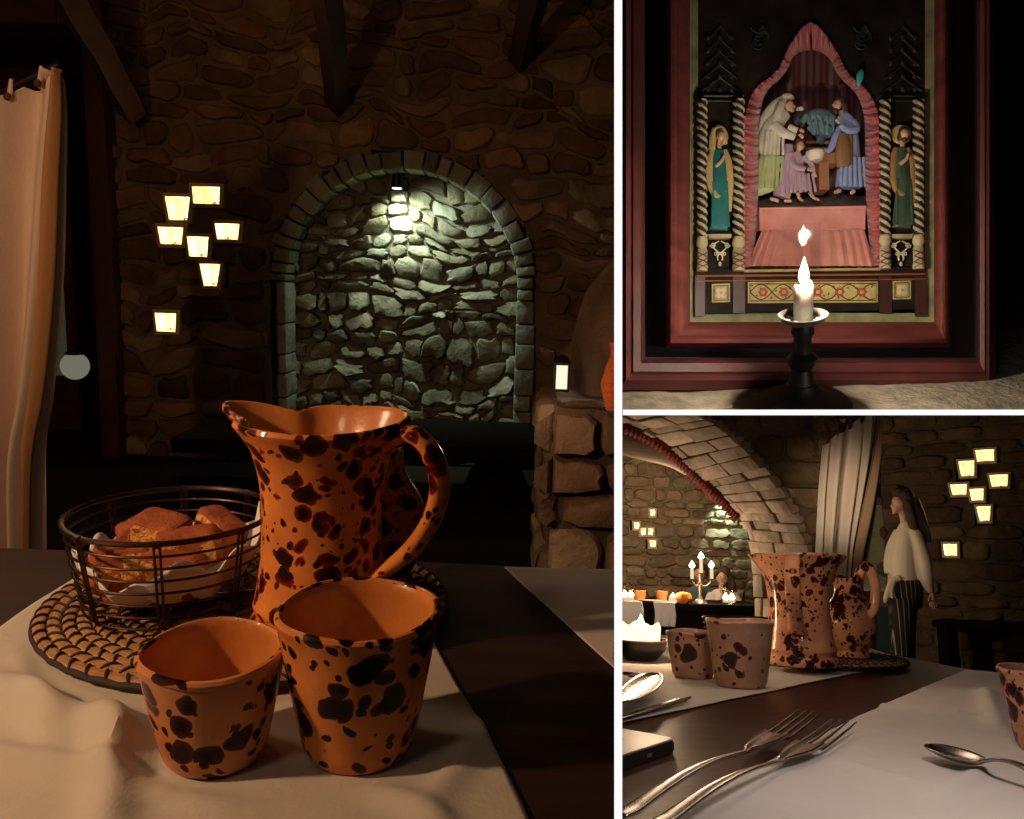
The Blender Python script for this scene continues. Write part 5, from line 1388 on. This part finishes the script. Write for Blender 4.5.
seated('person in a blue grey jacket seated behind the three candle candelabra', 700, 573.5, DEN, HR3,
       [('b',701,569,1.5,6.8,6.6,6.6),[(706,570,0,2.6),(707,576,0,1.8)]],
       ([[(690,590,-2,5),(685,603,-8,4.6),(693,606,-16,3.8)],[(710,590,-2,5),(713,604,-8,4.4),(704,608,-14,3.8)]], [fingers(696,588,-17,1)]), ys=7.25)
# candelabra
def on_far(px, dy=-.25): p = aty(px, 604, yt3+dy); return Vector((p.x, yt3+dy, zt3))
c = on_far(700); s = (yt3-.25)/F
t = thing('candelabra', 'slim three armed candelabra with lit white candles on the far table', 'candelabra', c)
SILV = plain('old silver', (.45,.40,.32), .3, .9)
hc = aty(700,572,yt3-.25).z-zt3
bm = BM(); lathe(bm, [(0,0),(.055,0),(.05,.012),(.02,.03),(.010,.06),(.014,.10),(.008,.13),(.008,hc*.6),(.014,hc*.66),(.008,hc*.75),(.010,hc),(0,hc)], 20); obj('stem', bm, SILV, t)
cands = []
for px, py, k in ((692,565,-1),(701,556,0),(711.5,565,1)):
    top = aty(px, py+3, yt3-.25)-c; dxp = top.x; zc = top.z-.075-(.02 if k == 0 else 0)
    if k:
        bm = BM(); tube(bm, spline([(0,0,hc*.62),(dxp*.5,0,hc*.55),(dxp*.95,0,hc*.72),(dxp,0,zc-.01)], 6), .006, 8); obj('arm', bm, SILV, t)
    bm = BM(); lathe(bm, [(0,zc-.012),(.010,zc-.012),(.024,zc-.002),(.026,zc),(.012,zc),(0,zc)], 16, c=(dxp,0,0)); obj('drip_pan', bm, SILV, t)
    cands.append((c+Vector((dxp,0,zc+.001)), top.z-zc, k))
for p, hgt, k in cands:
    q = thing('candle', ['lit white candle on the left arm of the far candelabra','lit white candle in the raised middle of the far candelabra','lit white candle on the right arm of the far candelabra'][k+1], 'candle', p, 0, 'candelabra candles')
    bm = BM(); lathe(bm, [(0,0),(.012,0),(.012,hgt-.002),(.010,hgt),(0,hgt-.001)], 14); obj('wax', bm, emis('glowing wax', (1,.80,.48), .9), q)
    obj('flame', flame_bm(.050, .022, (0,0,hgt)), emis('far flame', (1,.86,.62), 14), q)
light('candelabra_glow', c+Vector((0,-.12,hc+.12)), 22, (1,.66,.36), .04)
def jar_light(px, w_, h_, lab, n=1):
    p = on_far(px, -.3); t = thing('glass_lantern', lab, 'lantern', p)
    r = w_*s/2; H = h_*s
    bm = BM(); lathe(bm, [(0,.0),(r*.9,.0),(r,.01),(r,H*.85),(r*.75,H*.95),(r*.75,H),(r*.7,H),(r*.7,H*.95),(r*.94,H*.84),(r*.94,.015),(0,.012)], 20); obj('jar', bm, glass_mat('jar glass', .10, .05, (1,.95,.85)), t)
    for k in range(n):
        x = (k-(n-1)/2)*r*.9; bm = flame_bm(.05, .022, (x,0,.03)); obj('flame', bm, emis('far flame', (1,.86,.62), 14), t)
        bm = BM(); lathe(bm, [(0,.013),(.022,.013),(.022,.03),(0,.031)], 12, c=(x,0,0)); obj('wax', bm, emis('glowing wax', (1,.80,.48), .9), t)
    bm = BM(); tube(bm, [(r*.8*math.cos(a),0,H+r*.9*math.sin(a)) for a in [PI*k/10 for k in range(11)]], .004, 6); obj('wire_handle', bm, BLACKMETAL, t)
jar_light(729, 13, 16, 'glass lantern with two flames at the right end of the far table', 2)
jar_light(628, 13, 14, 'glass lantern glowing at the left end of the far table', 2)
p = on_far(673, -.34); q = thing('votive_candle', 'small round votive candle glowing beside the orange pumpkin', 'candle', p)
bm = BM(); lathe(bm, [(0,0),(.022,0),(.030,.02),(.028,.045),(.024,.045),(.024,.02),(0,.01)], 18); obj('cup', bm, emis('glowing wax', (1,.80,.48), .9), q); obj('flame', flame_bm(.05,.024,(0,0,.02)), emis('far flame', (1,.86,.62), 14), q)
light('votive', p+Vector((0,-.04,.08)), .8, (1,.6,.3), .02)
p = on_far(683.5, -.36); q = thing('pumpkin', 'small orange pumpkin on the far table between votive and candelabra', 'pumpkin', p)
bm = BM(); lathe(bm, [(0,.006),(.03,.0),(.055,.02),(.06,.04),(.05,.066),(.02,.078),(0,.070)], 40, fn=lambda p,a,r,z: Vector((p.x*(1-.10*abs(math.cos(4*a))), p.y*(1-.10*abs(math.cos(4*a))), z))); obj('flesh', bm, plain('pumpkin orange', (.75,.22,.03), .5), q)
bm = BM(); tube(bm, [(0,0,.066),(.004,0,.085),(.012,0,.10)], [.008,.006,.006], 8); obj('stem', bm, DARKWOOD, q)
cpx = cup_profile(.03,.045,.075)
for px, lab in ((640,'terracotta cup on the far table beside the left lantern'),(662,'terracotta cup on the far table left of the votive candle')):
    t = thing('clay_cup', lab, 'cup', on_far(px,-.2)); bm = BM(); lathe(bm, cpx, 24); obj('cup_body', bm, INNER, t)
t = thing('serving_plate', 'pale plate on the far table between the terracotta cups', 'plate', on_far(651,-.3)); bm = BM(); lathe(bm, [(0,0),(.05,0),(.085,.012),(.086,.015),(.05,.005),(0,.005)], 28); obj('dish', bm, PCR, t)

# ---- near table
poly = [P3(1100,690), P3(955,667), P3(905,657), P3(760,641), P3(590,632), P3(590,900), P3(1100,1000)]
bm = BM(); prism(bm, [Vector((p.x,p.y,T3)) for p in poly], (0,0,-1), .045)
TAB3 = wood_mat('polished dark oak', (.024,.008,.004), (.065,.020,.010), .45, (3, 22, 22), .0, .3)
TAB3.node_tree.nodes['Principled BSDF'].inputs['Specular IOR Level'].default_value = .22
t = thing('dining_table', 'dark polished wooden table with forks, cups and jugs, below the arch', 'table', (0,0,0)); obj('tabletop', bm, TAB3, t, smooth=False, doclip=True)
for px in (880, 960):
    p = P3(px, 690); bm = BM(); box(bm, (p.x-.03,p.y-.03,0), (p.x+.03,p.y+.03,.705)); obj('leg', bm, TAB3, t, smooth=False)
pm = P3(818, 662); MR = .178
pcR, pcL = P3(741, 687), P3(693, 678)
pB = P3(641, 661)
FLAT[:] = [(pm.x,pm.y,MR), (pcR.x,pcR.y,.045), (pcL.x,pcL.y,.04), (pB.x,pB.y,.06)]
q = [P3(600,652), P3(862,650), P3(911,662), P3(590,732)]
cloth('table_runner', [(v.x,v.y,0) for v in (P3(590,648), P3(868,649), P3(911,662), P3(560,738))], T3, 'cream runner under the two jugs, cups and the bowl candle', 'table runner', LINEN, .002, 120, 60, 7, .004)
cloth('table_runner', [(v.x,v.y,0) for v in (P3(590,632), P3(706,638), P3(700,641), P3(590,641))], T3, 'strip of white cloth on the far side of the polished table', 'table runner', LINEN2, .001, 30, 10, 8, .002)
f1, f2, f3 = P3(860,742), P3(1000,700), P3(940,770)
cloth('cloth_placemat', [(v.x,v.y,0) for v in (P3(966,671), P3(1090,684), P3(1200,900), P3(560,862))], T3, 'white linen placemat under the two forks and the spoon', 'placemat', cloth_mat('white linen', (.74,.70,.67)), .0030, 110, 110, 9, .006,
      folds=[(V2(P3(862,706)), V2(P3(985,720)), .010, .007), (V2(P3(985,690)), V2(P3(1000,735)), .016, .012), (V2(P3(820,760)), V2(P3(960,800)), .010, .004), (V2(P3(930,810)), V2(P3(990,770)), .010, .006)])
woven_mat('woven_mat', (pm.x, pm.y), MR, MR, 'round straw mat with black stitching under the two jugs', T3+.0055)
M3 = T3+.0165
JM = glaze('rosy splashed glaze', (.60,.29,.165), (.035,.010,.008), 5, 36, .02, (.13,.02,.012)); JM2 = glaze('rosy splashed pitcher glaze', (.60,.29,.165), (.03,.010,.008), 17, 34, .07, (.11,.02,.012), dens=.06)
CM = glaze('rosy cup glaze', (.54,.31,.21), (.05,.025,.02), 29, 24, -.03, (.12,.04,.025)); INNER3 = plain('rosy inner glaze', (.44,.23,.15), .35, coat=.5)
INNER_ = INNER; INNER = INNER3
pj = P3(801, 664, M3)
tall_jug('clay_jug', (pj.x, pj.y, M3), R(-113), 1.03, JM, 'tall flared jug with dark splashes, its broad handle facing the forks', rtop=1.09)
pk = P3(852, 657, M3)
round_jug('clay_pitcher', (pk.x, pk.y, M3), R(-62), .985, JM2, 'round bellied pitcher with heavy dark splashes, right of the tall flared jug')
cup('clay_cup', (pcR.x, pcR.y, T3+.003), .042, .0575, .108, CM, 'rosy clay cup with few specks, left of the tall flared jug', 1.3, INNER3)
cup('clay_cup', (pcL.x, pcL.y, T3+.003), .036, .0480, .080, CM, 'low rosy clay cup with brown spots, beside the bowl candle', 4.0, INNER3)
px_ = P3(1060, 756)
cup('clay_cup', (px_.x, px_.y, T3+.006), .041, .0555, .088, glaze('near cup glaze', (.58,.27,.15), (.02,.012,.012), 41, 34, .04, (.2,.03,.02)), 'speckled clay cup cut off by the right edge, behind the spoon', .4, INNER3)
bb = [o for o in bpy.data.objects if o.name == 'bread_basket'][0]
bk = copy_tree(bb); pb = P3(752, 652, M3); bk.matrix_world = ROOM3 @ Matrix.Translation((pb.x-.02, pb.y, T3+.006)) @ Matrix.Scale(.92, 4); bk['label'] = 'wire basket half hidden between the rosy cup and the tall flared jug'
INNER = INNER_
# bowl candle
t = thing('candle_bowl', 'black bowl holding a glowing white candle, left of the low rosy cup', 'bowl', (pB.x, pB.y, T3+.003))
bm = BM(); lathe(bm, [(0,.002),(.030,.002),(.033,0),(.040,.008),(.052,.022),(.056,.040),(.054,.042),(.050,.038),(.036,.02),(0,.016)], 40); obj('bowl_body', bm, plain('black glazed bowl', (.02,.016,.015), .3), t, doclip=True)
bm = BM(); tube(bm, [(.055*math.cos(a),.055*math.sin(a),.041) for a in [2*PI*k/40 for k in range(40)]], .0018, 6, closed=True); obj('rim', bm, plain('copper rim', (.45,.16,.06), .35, .6), t, doclip=True)
t = thing('pillar_candle', 'three lobed white candle burning brightly in the black bowl', 'candle', (pB.x, pB.y, T3+.003+.0175))
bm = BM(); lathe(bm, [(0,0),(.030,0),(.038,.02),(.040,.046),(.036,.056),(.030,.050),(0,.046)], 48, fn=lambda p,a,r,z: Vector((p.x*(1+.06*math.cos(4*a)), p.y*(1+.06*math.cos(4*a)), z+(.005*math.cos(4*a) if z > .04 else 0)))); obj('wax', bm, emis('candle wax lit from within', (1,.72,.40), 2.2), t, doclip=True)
obj('flame', flame_bm(.032,.008,(0,0,.045)), FLAME, t, doclip=True)
light('bowl_candle', (pB.x+.01, pB.y-.03, T3+.115), 1.6, (1,.66,.38), .02)
# cutlery
def bend(P, d): return P
def cut_frame(tip, end, z):
    a, b = Vector((tip.x, tip.y, z)), Vector((end.x, end.y, z)); L = (b-a).length; ang = math.atan2(b.y-a.y, b.x-a.x); return a, L, ang
def zprof(x, L, hl):                               # side profile of fork or spoon, x from tip
    k = x/L
    if k < hl: return .011-.009*math.sin(k/hl*PI*.62)
    k2 = (k-hl)/(1-hl); return .011-.009*math.sin(PI*.62) + .007*math.sin(min(1, k2*1.1)*PI) + .003*k2 + .0005
def fork(lab, tip, end, z, w_=.0145, hl=.46):
    a, L, ang = cut_frame(tip, end, z); t = thing('fork', lab, 'fork', a, ang, 'steel table forks'); th = .0011
    tl = hl*L*.62
    for k in range(4):
        y = (k-1.5)*w_*.58*1.1; pts = []; rad = []
        for i in range(9):
            x = tl*i/8; pts.append((x, y*(1 if i < 7 else 1), zprof(x, L, hl)+.0015)); rad.append((.0009+.0011*min(1, i/5), .0008+.0005*min(1,i/4)))
        bm = BM(); tube(bm, pts, rad, 8, frame=Vector((0,0,1))); obj('tine', bm, STEEL, t, doclip=True)
    bm = BM(); n = 60; rows = []
    for i in range(n+1):
        x = tl*.93+(L-tl*.93)*i/n; k = x/L
        if k < hl: q = (x-tl*.93)/(hl*L-tl*.93); hw = w_*(1-.05*q) if q < .35 else w_*(.98-.78*((q-.35)/.65)**1.3)
        else: q = (k-hl)/(1-hl); hw = w_*(.20+.02*q+.30*max(0,(q-.2)/.8)**1.1); hw = hw if q < .97 else hw*.75
        zc = zprof(x, L, hl)+.0015; row = []
        for j in range(7):
            v = j/3-1; row.append((x, hw*v, zc + (.0035*v*v if k < hl else -.0008*v*v)+th)) 
        rows.append(row)
    V = [[bm.verts.new(p) for p in r] for r in rows]
    for A, B in zip(V, V[1:]):
        for j in range(6): bm.faces.new((A[j],A[j+1],B[j+1],B[j]))
    solid(obj('handle', bm, STEEL, t, doclip=True), .0022, 0); return t
def spoon(lab, tip, end, z, w_=.019, hl=.36, zr=0):
    a, L, ang = cut_frame(tip, end, z); t = thing('spoon', lab, 'spoon', a, ang, tilt=Matrix.Rotation(zr, 4, 'Y'))
    bm = BM(); n = 60; rows = []; bl = hl*L
    for i in range(n+1):
        x = bl*(1-math.cos(PI*i/n))/2; q = x/bl; hw = w_*math.sqrt(max(0, 1-(2*q-1)**2))*(1.06-.22*q)+.0006
        dep = .008*math.sqrt(max(0,1-(2*q-1)**2)); rim = .011-.001*q
        rows.append([(x, hw*(j/8-1), rim-dep*(1-(j/8-1)**2)) for j in range(17)])
    V = [[bm.verts.new(p) for p in r] for r in rows]
    for A, B in zip(V, V[1:]):
        for j in range(16): bm.faces.new((A[j],A[j+1],B[j+1],B[j]))
    solid(obj('bowl', bm, STEEL, t, doclip=True), .0014, 0)
    bm = BM(); rows = []
    for i in range(41):
        q = i/40; x = bl*.97+(L-bl*.97)*q; hw = .0030+.0055*max(0,(q-.35)/.65); zc = .0095+.010*math.sin(min(1,q*1.2)*PI)*(1-q*.4)
        rows.append([(x, hw*(j/3-1), zc-.0006*(j/3-1)**2) for j in range(7)])
    V = [[bm.verts.new(p) for p in r] for r in rows]
    for A, B in zip(V, V[1:]):
        for j in range(6): bm.faces.new((A[j],A[j+1],B[j+1],B[j]))
    solid(obj('handle', bm, STEEL, t, doclip=True), .0030, 0); return t
fork('steel fork lying nearer, tines towards the spoon, on the white placemat', P3(845,738), P3(655,848), T3+.0075)
fork('steel fork lying behind the nearer one, tines pointing at the tall jug', P3(811,729), P3(618,842), T3+.0095)
spoon('steel spoon with its bowl towards the forks, on the white placemat', P3(931,763), P3(1075,812), T3+.0085, .020, .42)
spoon('large steel spoon cut off by the left edge, on the cream runner', P3(655,690), P3(560,790), T3+.016, .026, .46)
a, L, ang = cut_frame(P3(693,703), P3(600,730), T3+.008)
t = thing('table_knife', 'steel knife blade lying on the cream runner near the phone', 'knife', a, ang)
bm = BM(); V = []
for i in range(30):
    x = L*i/29; q = i/29; hw = .0095*min(1,(q*5)**.6) if q < .6 else .0075
    V.append([bm.verts.new((x, hw*s_-(.002 if q < .6 else 0), z_)) for s_, z_ in ((-1,0),(-.2,.0012),(1,.0002))])
for A, B in zip(V, V[1:]):
    for j in range(2): bm.faces.new((A[j],A[j+1],B[j+1],B[j]))
solid(obj('blade', bm, STEEL, t, doclip=True), .0014, 0)
fork('small steel fork at the left, between the large spoon and the low rosy cup', P3(652,687), P3(590,676), T3+.008, .011)
# phone
pc = P3(679,752); ang = R(141)
t = thing('phone', 'pale phone in a thick black case, cut off by the left edge of the table', 'phone', (pc.x, pc.y, T3+.001), ang)
def rr_poly(w_, h_, r, z, ins=0):
    out = []
    for cx_, cy_, a0_ in ((w_-r, h_-r, 0), (r, h_-r, PI/2), (r, r, PI), (w_-r, r, 3*PI/2)):
        for k in range(9): a_ = a0_+PI/2*k/8; out.append(Vector((cx_+(r-ins)*math.cos(a_), cy_+(r-ins)*math.sin(a_), z)))
    return out
WP, HP = .15, .15
bm = BM(); prism(bm, rr_poly(WP,HP,.014,0), (0,0,1), .013); bmesh.ops.bevel(bm, geom=[e for e in bm.edges if abs(e.verts[0].co.z-e.verts[1].co.z) < 1e-6], offset=.002, segments=2, affect='EDGES'); obj('case', bm, plain('black rubber case', (.012,.011,.012), .55), t, doclip=True)
bm = BM(); prism(bm, rr_poly(WP,HP,.014,.0131,.003), (0,0,1), .0006); obj('back', bm, plain('pale phone back', (.66,.58,.50), .4), t, smooth=False, doclip=True)
bm = BM(); 
cb = [v+Vector((.075,.012,0)) for v in rr_poly(.05,.05,.012,.0138)]; prism(bm, cb, (0,0,1), .0016); cam_b = obj('camera_bump', bm, plain('grey glass', (.20,.20,.20), .2, coat=.5), t, smooth=False, doclip=True)
bm = BM()
bm2 = BM(); lathe(bm2, [(0,.0155),(.009,.0155),(.0095,.0175),(.0075,.0175),(.007,.016),(0,.016)], 24, c=(.094,.036,0)); obj('lens_ring', bm2, plain('dark lens', (.05,.05,.055), .15, .5), cam_b, doclip=True)
bm2 = BM(); box(bm2, (-.0006,.060,.004), (.001,.070,.0075), .0006); obj('side_button', bm2, plain('rosy metal button', (.6,.35,.28), .3, .8), t, doclip=True)
bm2.free() if False else None

# ---- lights
light('table_warm', aty(790, 470, 1.35), 1.1, (1,.68,.46), .06)
light('left_warm', aty(650, 520, 1.35), .45, (1,.66,.42), .04)
light('spoon_fill', aty(960, 440, .66), 2.0, (1,.84,.74), .05)
light('placemat_warm', aty(760, 440, .95), .7, (1,.74,.56), .04)
light('arch_warm', aty(650, 560, 4.9), 13, (1,.74,.52), .15)
light('far_room', aty(660, 500, 6.6), 26, (1,.72,.46), .2)
light('hall_warm', aty(770, 520, 3.2), 26, (1,.74,.52), .08, 'SPOT', aty(840, 500, 4.0), 34, 1)
light('hall_dim', aty(800, 470, 3.3), 1.2, (1,.66,.42), .2)
light('woman_dim', aty(850, 540, 5.2), 7, (1,.72,.48), .06, 'SPOT', aty(903, 545, 6.3), 30, .6)
light('niche_wall_dim', aty(935, 470, 5.2), .8, (1,.66,.40), .2)
